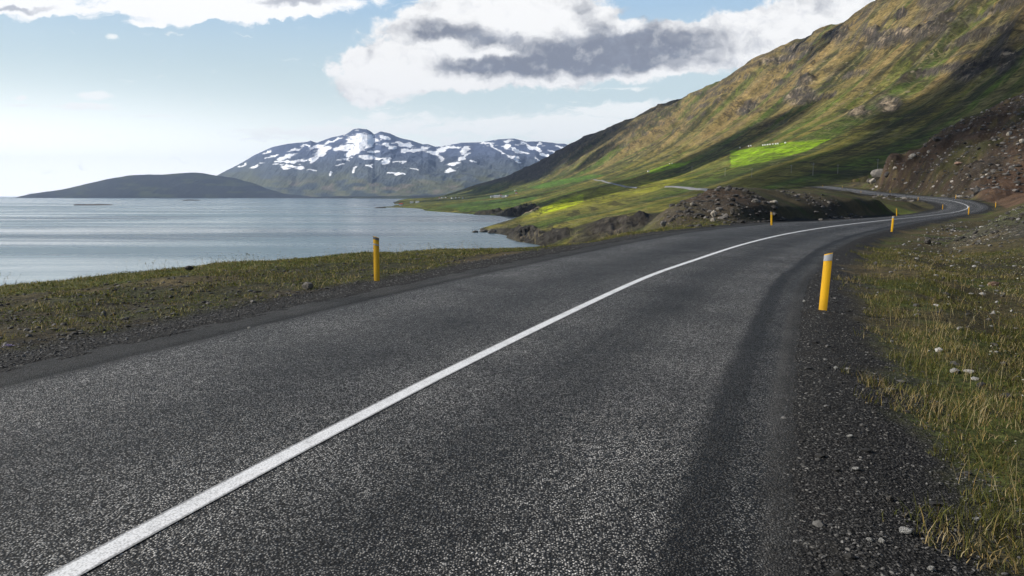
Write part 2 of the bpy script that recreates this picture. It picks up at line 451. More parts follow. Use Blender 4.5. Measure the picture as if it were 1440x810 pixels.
def terrain(x, y, full=False):
    x = np.asarray(x, float); y = np.asarray(y, float)
    shp = x.shape
    x = x.ravel(); y = y.ravel()
    ins0 = edge_dist(x, y)
    zf = np.full(len(x), -38.0)
    mf = (y > 250) | (ins0 > -6)
    zf[mf] = RF(x[mf], y[mf])
    dist = np.hypot(x, y)
    hgt = np.clip(zf - SEA, 0, 500)
    # gullies run down the slope, buttresses between them; strata of lava crop out across it
    a = x * 0.83 + y * 0.56; b = -x * 0.56 + y * 0.83
    wv = fbm(x / 300, y / 300, 3, 5) * 60
    gul = ridged((b + wv) / 150, a / 620, 5, 31, .55) - 0.6
    sl = sstep(30, 190, hgt) * sstep(6500, 2500, dist)
    up = x / np.maximum(y, 1) * F + 720
    dr_ = np.interp(up, [r_[0] for r_ in ridge], [r_[2] for r_ in ridge])
    att = .18 + .82 * sstep(0.0, .16, np.abs(1 - y / dr_))
    sl = sl * att
    zf = zf + gul * sl * np.clip(hgt * 0.22, 0, 50)
    zf = zf + fbm(x / 120, y / 120, 5, 41) * sstep(2, 60, hgt) * (2.0 + 5 * sl)
    band = np.zeros_like(zf)
    lay = (zf - 0.10 * y * 0 + 14 * fbm(x / 260, y / 260, 3, 77)) / 34.0
    fr = lay - np.floor(lay)
    step = sstep(0.0, 0.16, fr) - fr
    rockm = sstep(0.08, 0.42, fbm(x / 150, y / 150, 4, 90) + 0.0009 * (hgt - 170)) * sstep(90, 200, hgt)
    zf = zf + step * 9 * rockm * att
    crag = crag_mask(x, y, zf)
    nearc = sstep(1100, 800, y)
    zf = zf + crag * att * ((1 - nearc) * 24 * (ridged((x + .5 * y) / 34, (y - .4 * x) / 60, 4, 131) - .5) + nearc * 9 * (ridged(x / 11, y / 26, 4, 133) - .45))
    band = (sstep(0.0, 0.03, fr) * sstep(0.22, 0.12, fr)) * rockm
    # low sea cliffs on the headland and the bay shore
    cliff = sstep(0.2, 4.5, hgt) * sstep(6.5, 3.5, hgt) * 0
    e = ins0
    zn = np.full(len(x), -60.0)
    mn = (y < 520) & (e < 80)
    zn[mn] = RN(x[mn], y[mn])
    t = np.full(len(x), 99.0); zr = np.zeros(len(x))
    m = (y < 520) & (e < 40) & (y > -200)
    if m.any():
        t[m], zr[m] = road_coords(x[m], y[m])
    far_w = np.interp(y, [0, 60, 140, 400], [1.0, 1.2, 2.2, 4.0])
    bl = sstep(4.7 + 1.8 * far_w, 4.7, np.abs(t))
    drop = np.where(t < 0, 0.024 - .006 * sstep(3.0, 3.3, -t) + 0.13 * sstep(3.3, 4.4, -t), 0.024 + 0.05 * sstep(4.3, 5.2, t))
    zn = np.where(m, zn * (1 - bl) + (zr - drop) * bl, zn)
    
    zn = zn + np.where(m, bump_near(x, y, t) * (1 - 0.85 * bl) + 0.018 * fbm(x / .35, y / .35, 4, 8) * sstep(3.05, 3.35, np.abs(t)) * sstep(40, 20, y), 0)
    inner = m & (t < 4.1) & (t > -3.05)
    zn = np.where(inner, np.minimum(zn, zr - 0.035 - .02 * sstep(40, 120, y)), zn)
    # rough rubble on the mound, on the bank to the right and on the cut beyond the bend
    rub = rubble_mask(x, y) * np.where(m, sstep(4.6, 8.0, np.abs(t)), 1.0)
    zn = zn + rub * (0.35 * (ridged(x / 2.2, y / 2.2, 4, 61) - .55) + (0.005 + .007 * sstep(120, 200, y)) * np.clip(y, 0, 300) * fbm(x / 9, y / 9, 4, 62))
    ed = np.maximum(e - fbm(x / 6, y / 6, 3, 55) * 1.2 * sstep(-2, 3, e), 0)
    sc_ = np.interp(y, [20, 60, 400], [1.2, .9, 4.0])
    zn = zn - np.where(e > 0, 0.72 * (np.sqrt(ed**2 + sc_**2) - sc_), 0)
    z = np.maximum(zn, zf)
    z = np.maximum(z, SEA - 12)
    if full:
        return (z.reshape(shp), dict(t=t, e=e, near=(zn >= zf) & (y < 480), hgt=hgt, band=band, rock=rockm, crag=crag, gul=gul, rub=rub, zf=zf, dist=dist))
    return z.reshape(shp)


def blob(x, y, px, d, rpx, rd, ang=0):
    cx = (px - 720) / F * d
    sx = rpx / F * d
    dx, dy = (x - cx) / sx, (y - d) / rd
    return np.exp(-(dx * dx + dy * dy))


CRAGS = [(1245, 60, 55, 9), (1225, 68, 30, 6), (1290, 50, 30, 8), (1165, 58, 18, 12), (1110, 75, 25, 8), (1080, 92, 20, 5), (1125, 120, 16, 8), (1120, 140, 25, 12),
         (1050, 152, 12, 8), (1040, 158, 14, 8), (1290, 12, 18, 6), (1360, 2, 20, 5), (1350, 105, 30, 16), (1390, 90, 30, 18), (1210, 55, 12, 10), (1100, 88, 20, 5),
         (1250, 30, 12, 6), (1310, 35, 20, 8), (1240, 150, 22, 12), (1200, 162, 20, 9), (765, 331, 45, 9), (860, 320, 42, 17), (900, 314, 22, 14), (738, 329, 25, 8), (735, 298, 32, 6), (690, 300, 22, 3)]


def crag_mask(x, y, z):
    u = x / np.maximum(y, 1) * F + 720
    v = 275.5 - (z - EYE) / np.maximum(y, 1) * F
    m = np.zeros(len(x))
    wob = 8 * fbm(x / 60, y / 60, 3, 135)
    for cx, cy, rx, ry in CRAGS:
        m = np.maximum(m, 1.2 * np.exp(-((u + wob - cx) / rx)**2 - ((v + wob * .5 + (u - cx) * .12 - cy) / ry)**2))
    return sstep(.25, .9, m) * (y > 395)


def rubble_mask(x, y):
    m = blob(x, y, 1005, 58, 60, 15) + blob(x, y, 955, 52, 30, 10) + blob(x, y, 1055, 60, 60, 16) * .8 + blob(x, y, 1180, 76, 100, 12) * .8
    m += blob(x, y, 1440, 35, 70, 12) + blob(x, y, 1560, 40, 110, 18)
    u = (x / np.maximum(y, 1)) * F + 720
    m += sstep(1214, 1236, u) * sstep(205 + (1440 - 1240) * 0, 235, y + (u - 1240) * 0.32 - 62 * 0) * sstep(400, 340, y)
    return np.clip(m, 0, 1)


def hit(px, py, lo=2.0, hi=7000.0):
    """first point of the terrain along the sight line through a photo pixel"""
    r = ray(px, py)
    d = np.geomspace(lo, hi, 1600)
    x, z = r[0] / r[1] * d, EYE + r[2] / r[1] * d
    g = terrain(x, d)
    below = np.nonzero(z <= g)[0]
    if len(below) == 0: return None
    i = below[0]
    return np.array([x[i], d[i], g[i]])


# ------------------------------------------------------------------ object helpers
def mesh_np(name, verts, faces, mat=None, smooth=True):
    me = bpy.data.meshes.new(name)
    verts = np.asarray(verts, np.float32); faces = np.asarray(faces, np.int32)
    k = faces.shape[1]
    me.vertices.add(len(verts)); me.vertices.foreach_set('co', verts.ravel())
    me.loops.add(faces.size); me.loops.foreach_set('vertex_index', faces.ravel())
    me.polygons.add(len(faces)); me.polygons.foreach_set('loop_start', np.arange(0, faces.size, k, dtype=np.int32))
    me.polygons.foreach_set('loop_total', np.full(len(faces), k, np.int32))
    me.update(calc_edges=True)
    me.polygons.foreach_set('use_smooth', np.full(len(faces), smooth, bool))
    if mat: me.materials.append(mat)
    return me


def attr(me, name, arr, typ='FLOAT'):
    a = me.attributes.new(name, typ, 'POINT')
    if typ == 'FLOAT': a.data.foreach_set('value', np.asarray(arr, np.float32).ravel())
    else:
        arr = np.concatenate([arr, np.ones((len(arr), 1))], 1)
        a.data.foreach_set('color', arr.astype(np.float32).ravel())


def link(name, data, parent=None):
    o = bpy.data.objects.new(name, data)
    C.objects.link(o)
    if parent: o.parent = parent
    return o


def grid_faces(nr, nc):
    i = np.arange(nr * nc).reshape(nr, nc)
    return np.stack([i[:-1, :-1].ravel(), i[:-1, 1:].ravel(), i[1:, 1:].ravel(), i[1:, :-1].ravel()], 1)


def tag(o, label, cat, group=None):
    o['label'] = label; o['category'] = cat
    if group: o['group'] = group
    return o


# ------------------------------------------------------------------ ground sheet
nu, nw = 1250, 1150
uu = np.concatenate([np.linspace(-1.7, -0.72, 70, endpoint=False), np.linspace(-0.72, 0.74, 1080, endpoint=False), np.linspace(0.74, 2.4, 100)])
lw = np.concatenate([np.linspace(math.log(0.7), math.log(8), 110, endpoint=False), np.linspace(math.log(8), math.log(60), 330, endpoint=False),
                     np.linspace(math.log(60), math.log(480), 300, endpoint=False), np.linspace(math.log(480), math.log(5200), 380, endpoint=False),
                     np.linspace(math.log(5200), math.log(9000), 30)])
nu, nw = len(uu), len(lw)
ww = np.exp(lw)
GX = (uu[None, :] * ww[:, None]); GY = np.repeat((ww - W0)[:, None], nu, 1)
GZ, info = terrain(GX, GY, True)
x, y, z = GX.ravel(), GY.ravel(), GZ.ravel()
t, e, hgt, rub = info['t'], info['e'], info['hgt'], info['rub']
gz_r, gz_c = np.gradient(GZ, axis=0), np.gradient(GZ, axis=1)
dw = np.gradient(ww)[:, None]; du = np.gradient(uu)[None, :] * ww[:, None]
sy = gz_r / dw - gz_c / du * uu[None, :]
sx = gz_c / du
slope = np.hypot(sx, sy).ravel()
u_px = x / np.maximum(y, 1) * F + 720
n1 = fbm(x / 90, y / 90, 5, 101); n2 = fbm(x / 260, y / 260, 4, 102); n3 = fbm(x / 18, y / 18, 4, 103)
a_ = x * 0.83 + y * 0.56; b_ = -x * 0.56 + y * 0.83
streak = fbm((b_ + 25 * n2) / 26, a_ / 420, 5, 104)
streak2 = fbm((b_ + 10 * n1) / 9, a_ / 190, 4, 105)


def lerp(a, b, f):
    return a * (1 - f[:, None]) + b * f[:, None]


GREEN = np.array([.062, .082, .014]); OLIVE = np.array([.165, .150, .026]); BROWN = np.array([.165, .122, .050]); TAN = np.array([.25, .175, .075])
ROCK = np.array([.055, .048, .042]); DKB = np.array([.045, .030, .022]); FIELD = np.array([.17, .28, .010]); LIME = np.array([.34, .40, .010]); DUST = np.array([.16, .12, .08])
colr = np.tile(GREEN, (len(x), 1))
colr = lerp(colr, OLIVE, sstep(-.25, .35, streak + .3 * n1))
upz = sstep(60, 250, hgt + 90 * n1 + 110 * streak)
colr = lerp(colr, BROWN, upz * .9)
colr = lerp(colr, TAN, sstep(.05, .55, streak2 + .5 * n1) * sstep(60, 220, hgt) * .7)
colr = lerp(colr, np.array([.075, .12, .014]), sstep(.10, .42, -streak + .35 * n2 - .1) * sstep(330, 100, hgt) * .85)
colr = lerp(colr, np.array([.030, .040, .012]), sstep(.12, .4, fbm((b_ + 30 * n2) / 34, a_ / 300, 5, 108)) * .85)
colr = lerp(colr, np.array([.060, .090, .016]), sstep(.22, .45, fbm((b_ + 30 * n2) / 48, a_ / 520, 4, 109)) * .8)
colr = lerp(colr, ROCK, np.clip(info['band'] * 1.6, 0, 1) * sstep(-.3, .1, n3))
colr = lerp(colr, DUST, sstep(.30, .5, fbm(x / 40, y / 40, 5, 121)) * sstep(70, 140, hgt) * .55)
rv = ridged((b_ + 22 * n2 + 5 * n3) / 70, a_ / 700, 4, 141, .6)
colr = lerp(colr, np.array([.028, .030, .014]), sstep(.74, .86, rv) * sstep(20, 90, hgt) * .8)
rv2 = ridged((b_ + 18 * n1) / 30, a_ / 380, 4, 142, .6)
colr = lerp(colr, np.array([.21, .17, .07]), sstep(.76, .88, rv2) * sstep(40, 130, hgt) * .75)
zc_ = (z + 9 * n1 + .05 * (x - y)) / 26.0
strat = sstep(.0, .06, zc_ - np.floor(zc_)) * sstep(.20, .10, zc_ - np.floor(zc_)) * sstep(.05, .25, fbm(x / 70, y / 70, 4, 143)) * sstep(110, 190, hgt)
colr = lerp(colr, ROCK * .8, strat * .85)
colr = lerp(colr, np.array([.17, .15, .035]), np.clip(blob(x, y, 850, 600, 130, 260) + blob(x, y, 930, 900, 80, 260), 0, 1) * sstep(-.3, .3, n1 + .5 * streak + .1) * .75 * (y > 400))
cgn = fbm(x / 9, y / 14, 4, 137)
colr = lerp(colr, lerp(np.tile(np.array([.040, .036, .032]), (len(x), 1)), np.array([.26, .21, .15]), sstep(.05, .35, cgn)), info['crag'] * .95)
# bare rock where very steep
colr = lerp(colr, ROCK, sstep(.95, 1.35, slope) * sstep(3, 20, hgt) * .9)
# the bare top of the ridge and the dark far ridge
farridge = sstep(2900, 3500, info['dist'] + 500 * n2) * sstep(960, 900, u_px) * sstep(45, 85, hgt - 28 + (u_px - 700) * .1)
colr = lerp(colr, np.array([.050, .042, .036]), np.clip(farridge, 0, 1) * .95)
# hay fields: mown grass patches, sunlight painted into the brightest of them
zv = z - EYE
v_px = 275.5 - zv / np.maximum(y, 1) * F


def poly_mask(pts, soft=2.0, wob=2.0):
    P = np.array(pts, float)
    n = len(P)
    inside = np.ones(len(x)) * 1e9
    qx, qy = u_px + wob * n3, v_px + wob * .5 * n3
    for i in range(n):
        a, b = P[i], P[(i + 1) % n]
        v = b - a; L = np.hypot(*v)
        d = (v[0] * (qy - a[1]) - v[1] * (qx - a[0])) / L
        inside = np.minimum(inside, d)
    return sstep(-soft / 2, soft / 2, inside) * (y > 380)


fields = [([(735, 306), (790, 278), (850, 262), (1000, 246), (985, 256), (900, 274), (850, 290), (765, 313)], np.array([.24, .24, .022]), .6),  # sunlit yellow tint painted over the turf around the lime field
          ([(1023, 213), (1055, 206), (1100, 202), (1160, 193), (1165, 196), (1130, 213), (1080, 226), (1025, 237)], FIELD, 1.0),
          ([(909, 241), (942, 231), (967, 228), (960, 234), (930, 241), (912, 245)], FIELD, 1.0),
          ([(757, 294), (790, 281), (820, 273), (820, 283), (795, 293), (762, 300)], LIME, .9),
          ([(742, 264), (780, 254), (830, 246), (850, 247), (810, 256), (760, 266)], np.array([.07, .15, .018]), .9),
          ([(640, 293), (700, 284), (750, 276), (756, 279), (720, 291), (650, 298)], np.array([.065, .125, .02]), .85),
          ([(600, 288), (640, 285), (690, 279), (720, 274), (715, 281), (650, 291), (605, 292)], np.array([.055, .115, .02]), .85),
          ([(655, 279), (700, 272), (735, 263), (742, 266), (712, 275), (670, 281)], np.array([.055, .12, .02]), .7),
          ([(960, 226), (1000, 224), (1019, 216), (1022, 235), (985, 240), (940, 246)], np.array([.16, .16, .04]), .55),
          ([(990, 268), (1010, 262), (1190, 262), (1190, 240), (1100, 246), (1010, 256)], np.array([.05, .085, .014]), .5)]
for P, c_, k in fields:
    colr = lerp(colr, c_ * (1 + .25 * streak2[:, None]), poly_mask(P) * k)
# headland: ochre turf over dark sea cliffs
shore = sstep(7.0, 3.0, hgt - 1.7 + 1.5 * n3) * sstep(450, 480, y)
colr = lerp(colr, np.array([.035, .032, .028]), np.clip(shore * .95, 0, 1) * sstep(.12, .3, slope))
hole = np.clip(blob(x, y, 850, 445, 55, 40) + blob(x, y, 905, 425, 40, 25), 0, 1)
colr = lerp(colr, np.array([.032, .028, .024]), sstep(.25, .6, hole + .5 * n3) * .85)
# bench around the road
nearm = info['near']
cn = np.tile(np.array([.058, .050, .024]), (len(x), 1))
m1 = fbm(x / 2.4, y / 2.4, 5, 201); m2 = fbm(x / 8, y / 8, 4, 202); m3 = fbm(x / .7, y / .7, 4, 203)
cn = lerp(cn, np.array([.052, .064, .016]), sstep(.02, .38, m1 + .25 * m2))
cn = lerp(cn, np.array([.105, .080, .038]), sstep(.10, .42, -m1 + .4 * m2 - .05) * .8)
cn = lerp(cn, np.array([.030, .026, .021]), sstep(.18, .5, -m2 + .5 * m1) * .75)
leftv = (t > 5.2) & (y < 60) & (y > -6)
soilband = leftv * sstep(12.2, 8.2, t + .8 * m1) * sstep(-.30, .16, m2 * .5 + m1 + .12)
cn = lerp(cn, np.array([.038, .032, .026]), np.clip(soilband, 0, 1) * .6)
cn = lerp(cn, np.array([.085, .100, .020]), leftv * sstep(-4.5, -1.2, e) * .55)
rb = np.clip(rub, 0, 1) * sstep(-.35, .15, m1 + .5 * m2 + .25)
redd = np.array([.056, .037, .026])
cn = lerp(cn, lerp(np.tile(np.array([.056, .046, .037]), (len(x), 1)), redd, sstep(-.1, .35, fbm(x / (6 + y * .05), y / (6 + y * .05), 4, 207) + sstep(60, 200, y) * .25)), np.clip(rb, 0, 1) * sstep(35, 55, y + 8 * m2) * .95)
cn = lerp(cn, np.array([.050, .050, .046]), np.clip(rb, 0, 1) * sstep(50, 35, y) * .7)
cutg = sstep(.10, .34, fbm(x / 16, y / 16, 4, 208)) * sstep(150, 200, y) * np.clip(rb, 0, 1)
cn = lerp(cn, np.array([.048, .052, .016]), cutg * .75)
cn = lerp(cn, np.array([.035, .028, .022]), sstep(.12, .4, fbm(x / 5, y / 9, 4, 209)) * sstep(150, 200, y) * np.clip(rb, 0, 1) * .7)
gbend = np.clip(blob(x, y, 1300, 112, 45, 18) * 1.3, 0, 1)
cn = lerp(cn, np.array([.095, .120, .020]), gbend * .7)
outer = sstep(-5, -6, t) * sstep(110, 130, y) * sstep(235, 200, y) * sstep(1340, 1400, u_px)
cn = lerp(cn, np.array([.105, .062, .040]), outer * .8)
colr = np.where(nearm[:, None], cn, colr)
# gravel shoulders
far_s = np.interp(y, [0, 60, 400], [0, .2, .9])
grav = np.maximum(sstep(5.6, 5.1, t + .30 * m1 + .1 * m3 - far_s) * (t > 0), sstep(-4.25, -3.75, t + .65 * m1 + .25 * m3 - far_s * .2) * (t <= 0))
grav = grav * (np.abs(t) < 8) * nearm
gme = mesh_np("ground", np.stack([x, y, z], 1), grid_faces(nw, nu))
attr(gme, 'Col', np.clip(colr, 0, 1), 'FLOAT_COLOR')
attr(gme, 'grav', grav)
attr(gme, 'far', sstep(60, 260, y))
attr(gme, 'rub', np.clip(rub, 0, 1) * nearm)

gm, N, B = new_mat("turf_and_gravel")
pos = N.n('ShaderNodeNewGeometry').outputs['Position']
colA = N.n('ShaderNodeAttribute', attribute_name='Col').outputs['Color']
gA = N.n('ShaderNodeAttribute', attribute_name='grav').outputs['Fac']
fA = N.n('ShaderNodeAttribute', attribute_name='far').outputs['Fac']
rA = N.n('ShaderNodeAttribute', attribute_name='rub').outputs['Fac']
# near detail: matted stems, moss, soil
nf = N.noise(pos, 9.0, 8, .68)
nf2 = N.noise(pos, 42.0, 5, .7)
k1 = N.ramp(nf, .36, .66, .35, 1.75, 'LINEAR')
k2 = N.ramp(nf2, .33, .68, .45, 1.6, 'LINEAR')
kk = N.math('MULTIPLY', k1, k2)
cc = N.n('ShaderNodeCombineXYZ', {0: kk, 1: kk, 2: kk}).outputs[0]
ncol = N.mix(1.0, colA, cc, 'MULTIPLY')
soil = N.ramp(N.noise(pos, 2.3, 6, .62), .54, .66)
ncol = N.mix(N.math('MULTIPLY', soil, .6), ncol, (.032, .027, .021))
dry = N.ramp(N.noise(pos, 5.1, 7, .66), .57, .68)
ncol = N.mix(N.math('MULTIPLY', dry, .55), ncol, (.17, .135, .062))
# stones in the rubble
vs = N.n('ShaderNodeTexVoronoi', {'Vector': pos, 'Scale': 2.4}, feature='F1')
vsc = N.n('ShaderNodeSeparateColor', {0: vs.outputs['Color']})
stn = N.math('MULTIPLY', N.ramp(vs.outputs['Distance'], .42, .22), N.ramp(vsc.outputs[0], .45, .6))
stn = N.math('MULTIPLY', stn, N.math('MULTIPLY', rA, .8))
scol = N.mix(vsc.outputs[1], (.06, .052, .045), (.19, .17, .15))
ncol = N.mix(stn, ncol, scol)
vb = N.n('ShaderNodeTexVoronoi', {'Vector': pos, 'Scale': .55}, feature='F1')
vbc = N.n('ShaderNodeSeparateColor', {0: vb.outputs['Color']})
stb = N.math('MULTIPLY', N.ramp(vb.outputs['Distance'], .26, .14), N.ramp(vbc.outputs[0], .72, .78))
stb = N.math('MULTIPLY', stb, N.math('MULTIPLY', rA, fA))
ncol = N.mix(stb, ncol, N.mix(vbc.outputs[1], (.08, .07, .06), (.30, .25, .20)))
# far detail: tussock mottling and downslope streaks
ff = N.noise(pos, .16, 9, .68)
kf = N.ramp(ff, .35, .66, .38, 1.75, 'LINEAR')
st = N.noise(N.scale(pos, .05, .006, .02, (0, 0, R(-34))), 1.0, 8, .65)
kf = N.math('MULTIPLY', kf, N.ramp(st, .35, .66, .62, 1.4, 'LINEAR'))
kf = N.mix(N.math('SUBTRACT', 1.0, N.math('MULTIPLY', rA, .3)), (1, 1, 1), N.n('ShaderNodeCombineXYZ', {0: kf, 1: kf, 2: kf}).outputs[0])
fcol = N.mix(1.0, colA, kf, 'MULTIPLY')
hillk = N.math('MULTIPLY', fA, N.math('SUBTRACT', 1.0, rA))
er = N.noise(N.scale(pos, .022, .0022, .010, (0, 0, R(-34))), 1.0, 6, .62, .35)
er = N.ramp(N.math('ABSOLUTE', N.math('SUBTRACT', er, .5)), .006, .030, 1.0, 0.0)
erz = N.ramp(N.noise(pos, .012, 4, .6), .42, .58)
fcol = N.mix(N.math('MULTIPLY', N.math('MULTIPLY', er, erz), N.math('MULTIPLY', hillk, .72)), fcol, (.030, .026, .016))
er2 = N.noise(N.scale(pos, .06, .006, .02, (0, 0, R(-34))), 1.0, 5, .62, .3)
er2 = N.ramp(N.math('ABSOLUTE', N.math('SUBTRACT', er2, .52)), .004, .020, 1.0, 0.0)
fcol = N.mix(N.math('MULTIPLY', N.math('MULTIPLY', er2, N.math('SUBTRACT', 1.0, erz)), N.math('MULTIPLY', hillk, .5)), fcol, (.22, .19, .10))
vsr = N.n('ShaderNodeTexVoronoi', {'Vector': pos, 'Scale': .14}, feature='F1')
vsrc = N.n('ShaderNodeSeparateColor', {0: vsr.outputs['Color']})
zz = N.n('ShaderNodeSeparateXYZ', {0: pos}).outputs[2]
scr = N.math('MULTIPLY', N.ramp(vsr.outputs['Distance'], .42, .22), N.ramp(vsrc.outputs[0], .55, .62))
scr = N.math('MULTIPLY', N.math('MULTIPLY', scr, N.ramp(N.noise(pos, .018, 5, .65), .50, .60)), N.math('MULTIPLY', N.ramp(zz, 40., 130.), hillk))
fcol = N.mix(N.math('MULTIPLY', scr, .8), fcol, N.mix(vsrc.outputs[1], (.040, .035, .030), (.30, .25, .19)))
fcol = N.mix(stb, fcol, N.mix(vbc.outputs[1], (.08, .07, .06), (.30, .25, .20)))
fcol = N.mix(N.math('MULTIPLY', stn, .6), fcol, scol)
base = N.mix(fA, ncol, fcol)
# gravel
vg = N.n('ShaderNodeTexVoronoi', {'Vector': pos, 'Scale': 62.0}, feature='F1')
vgc = N.n('ShaderNodeSeparateColor', {0: vg.outputs['Color']})
vg2 = N.n('ShaderNodeTexVoronoi', {'Vector': pos, 'Scale': 24.0}, feature='F1')
vg2c = N.n('ShaderNodeSeparateColor', {0: vg2.outputs['Color']})
gc = N.mix(N.ramp(vgc.outputs[0], .3, 1.0), (.016, .016, .017), (.085, .083, .080))
gc = N.mix(N.ramp(vg.outputs['Distance'], .35, .75), gc, (.010, .010, .010))
gc = N.mix(N.math('MULTIPLY', N.ramp(vg2c.outputs[1], .90, .95), N.ramp(vg2.outputs['Distance'], .45, .3)), gc, (.17, .165, .155))
gc = N.mix(N.ramp(N.noise(pos, 1.7, 4, .6), .5, .75, 0, .5), gc, (.028, .026, .023))
base = N.mix(gA, base, gc)
N.t.links.new(base, B.inputs['Base Color'])
B.inputs['Roughness'].default_value = .95
B.inputs['Specular IOR Level'].default_value = .15
hh = N.math('ADD', N.math('MULTIPLY', nf, .05), N.math('MULTIPLY', nf2, .018))
hh = N.math('MULTIPLY', hh, N.math('SUBTRACT', 1.0, fA))
hh = N.math('ADD', hh, N.math('MULTIPLY', stn, .10))
hh = N.math('ADD', hh, N.math('MULTIPLY', stb, .5))
gh = N.math('ADD', N.math('MULTIPLY', N.ramp(vg.outputs['Distance'], .7, .1), .008), N.math('MULTIPLY', N.ramp(vg2.outputs['Distance'], .5, .1), .008))
hh = N.mix(gA, N.n('ShaderNodeCombineXYZ', {0: hh, 1: hh, 2: hh}).outputs[0], N.n('ShaderNodeCombineXYZ', {0: gh, 1: gh, 2: gh}).outputs[0])
hh = N.math('ADD', hh, N.math('MULTIPLY', N.math('MULTIPLY', ff, fA), 5.0))
bp = N.n('ShaderNodeBump', {'Height': hh, 'Strength': .9, 'Distance': 1.0})
N.t.links.new(bp.outputs[0], B.inputs['Normal'])
gme.materials.append(gm)
ground = link("ground", gme)
ground['kind'] = 'structure'

# ground behind the viewer
bx, by = np.meshgrid(np.linspace(-190, 260, 150), np.linspace(-230, -W0 + .72, 90))
edb = edge_dist(bx.ravel(), by.ravel())
tb, zb = road_coords(bx.ravel(), by.ravel())
zz_ = -.25 - .06 * np.abs(fbm(bx.ravel() / 5, by.ravel() / 5, 4, 3)) + np.clip(-tb - 12, 0, 80) * .12 - .72 * np.maximum(edb, 0)
zz_ = np.where(np.abs(tb) < 6, -.16, zz_)
zz_ = np.maximum(zz_, SEA - 5)
bme = mesh_np("ground_behind", np.stack([bx.ravel(), by.ravel(), zz_], 1), grid_faces(90, 150), gm)
attr(bme, 'Col', np.tile(np.array([.07, .072, .025]), (bx.size, 1)), 'FLOAT_COLOR')
attr(bme, 'grav', (np.abs(tb) < 5.5) * 1.0)
attr(bme, 'far', np.zeros(bx.size)); attr(bme, 'rub', np.zeros(bx.size))
link("ground_behind", bme)['kind'] = 'structure'

# ------------------------------------------------------------------ road
def ribbon(name, offs, lift, i0=0, i1=None, zfun=None):
    idx = np.arange(i0, i1 if i1 else len(CL))
    V, UVs = [], []
    for k, o in enumerate(offs):
        l = lift[k] if hasattr(lift, '__len__') else lift
        V.append(np.stack([CL[idx, 0] + NL[idx, 0] * o, CL[idx, 1] + NL[idx, 1] * o, CL[idx, 2] + BANK[idx] * o + l], 1))
        UVs.append(np.stack([np.full(len(idx), o), S[idx]], 1))
    V = np.stack(V, 1).reshape(-1, 3); UVs = np.stack(UVs, 1).reshape(-1, 2)
    me = mesh_np(name, V, grid_faces(len(idx), len(offs)))
    attr(me, 'off', UVs[:, 0]); attr(me, 'along', UVs[:, 1])
    return me


asph, N, B = new_mat("chip_seal_asphalt")
pos = N.n('ShaderNodeNewGeometry').outputs['Position']
off = N.n('ShaderNodeAttribute', attribute_name='off').outputs['Fac']
alo = N.n('ShaderNodeAttribute', attribute_name='along').outputs['Fac']
offn = N.math('ADD', off, N.math('MULTIPLY', N.math('SUBTRACT', N.noise(pos, .8, 4, .6), .5), .14))
offn = N.math('ADD', offn, N.math('MULTIPLY', N.math('SUBTRACT', N.noise(pos, 7., 3, .6), .5), .10))
rampn = N.n('ShaderNodeValToRGB')
N.t.links.new(N.ramp(offn, -3.3, 4.5, 0, 1, 'LINEAR'), rampn.inputs[0])
stops = [(-3.3, .40), (-3.12, .42), (-3.0, .70), (-2.80, .66), (-2.73, .30), (-2.56, .30), (-2.44, 1.2), (-1.9, 1.25), (-1.4, .70), (-1.0, .62), (-.6, .95), (-.15, 1.2), (.5, .92),
         (1.0, .66), (1.6, .74), (2.3, 1.05), (3.0, 1.3), (3.35, 1.1), (3.55, .28), (3.8, .42), (4.0, .34), (4.3, .30)]
cr = rampn.color_ramp
while len(cr.elements) < len(stops): cr.elements.new(.5)
for el_, (p, v) in zip(cr.elements, stops):
    el_.position = (p + 3.3) / 7.8; el_.color = (v * .6, v * .6, v * .6, 1)
lanev = N.math('MULTIPLY', rampn.outputs[0], 1.667)
patch = N.ramp(N.noise(pos, .55, 6, .62), .32, .68, .62, 1.38, 'LINEAR')
streaks = N.ramp(N.noise(N.n('ShaderNodeCombineXYZ', {0: N.math('MULTIPLY', off, 9.0), 1: N.math('MULTIPLY', alo, .16), 2: 0.0}).outputs[0], 1.0, 4, .6), .3, .7, .84, 1.16, 'LINEAR')
lanev = N.math('MULTIPLY', N.math('MULTIPLY', lanev, patch), streaks)
va = N.n('ShaderNodeTexVoronoi', {'Vector': pos, 'Scale': 80.0, 'Randomness': 1.0}, feature='F1')
vac = N.n('ShaderNodeSeparateColor', {0: va.outputs['Color']})
vb = N.n('ShaderNodeTexVoronoi', {'Vector': pos, 'Scale': 175.0}, feature='F1')
vbc = N.n('ShaderNodeSeparateColor', {0: vb.outputs['Color']})
chip = N.math('MULTIPLY', N.ramp(vac.outputs[0], .15, 1.0, .014, .235, 'SMOOTHSTEP'), N.ramp(N.noise(pos, 9., 3, .6), .3, .7, .6, 1.4, 'LINEAR'))
chip = N.math('ADD', chip, N.ramp(vac.outputs[1], .92, 1.0, 0, .09))
edgev = N.ramp(va.outputs['Distance'], .26, .60, 1.0, .06)
fine = N.ramp(vbc.outputs[0], 0, 1, .5, 1.5, 'LINEAR')
val = N.math('MULTIPLY', N.math('MULTIPLY', chip, edgev), fine)
smooth_zone = N.math('MAXIMUM', N.ramp(offn, 3.42, 3.55), N.math('MULTIPLY', N.ramp(offn, -2.9, -3.0), .8))
val_s = N.math('MULTIPLY', N.ramp(vbc.outputs[0], .3, 1.0, .035, .11), 1.0)
val = N.n('ShaderNodeMix', {0: N.math('MULTIPLY', smooth_zone, .72), 2: val, 3: val_s}).outputs[0]
val = N.math('MULTIPLY', val, N.math('MULTIPLY', lanev, 1.7))
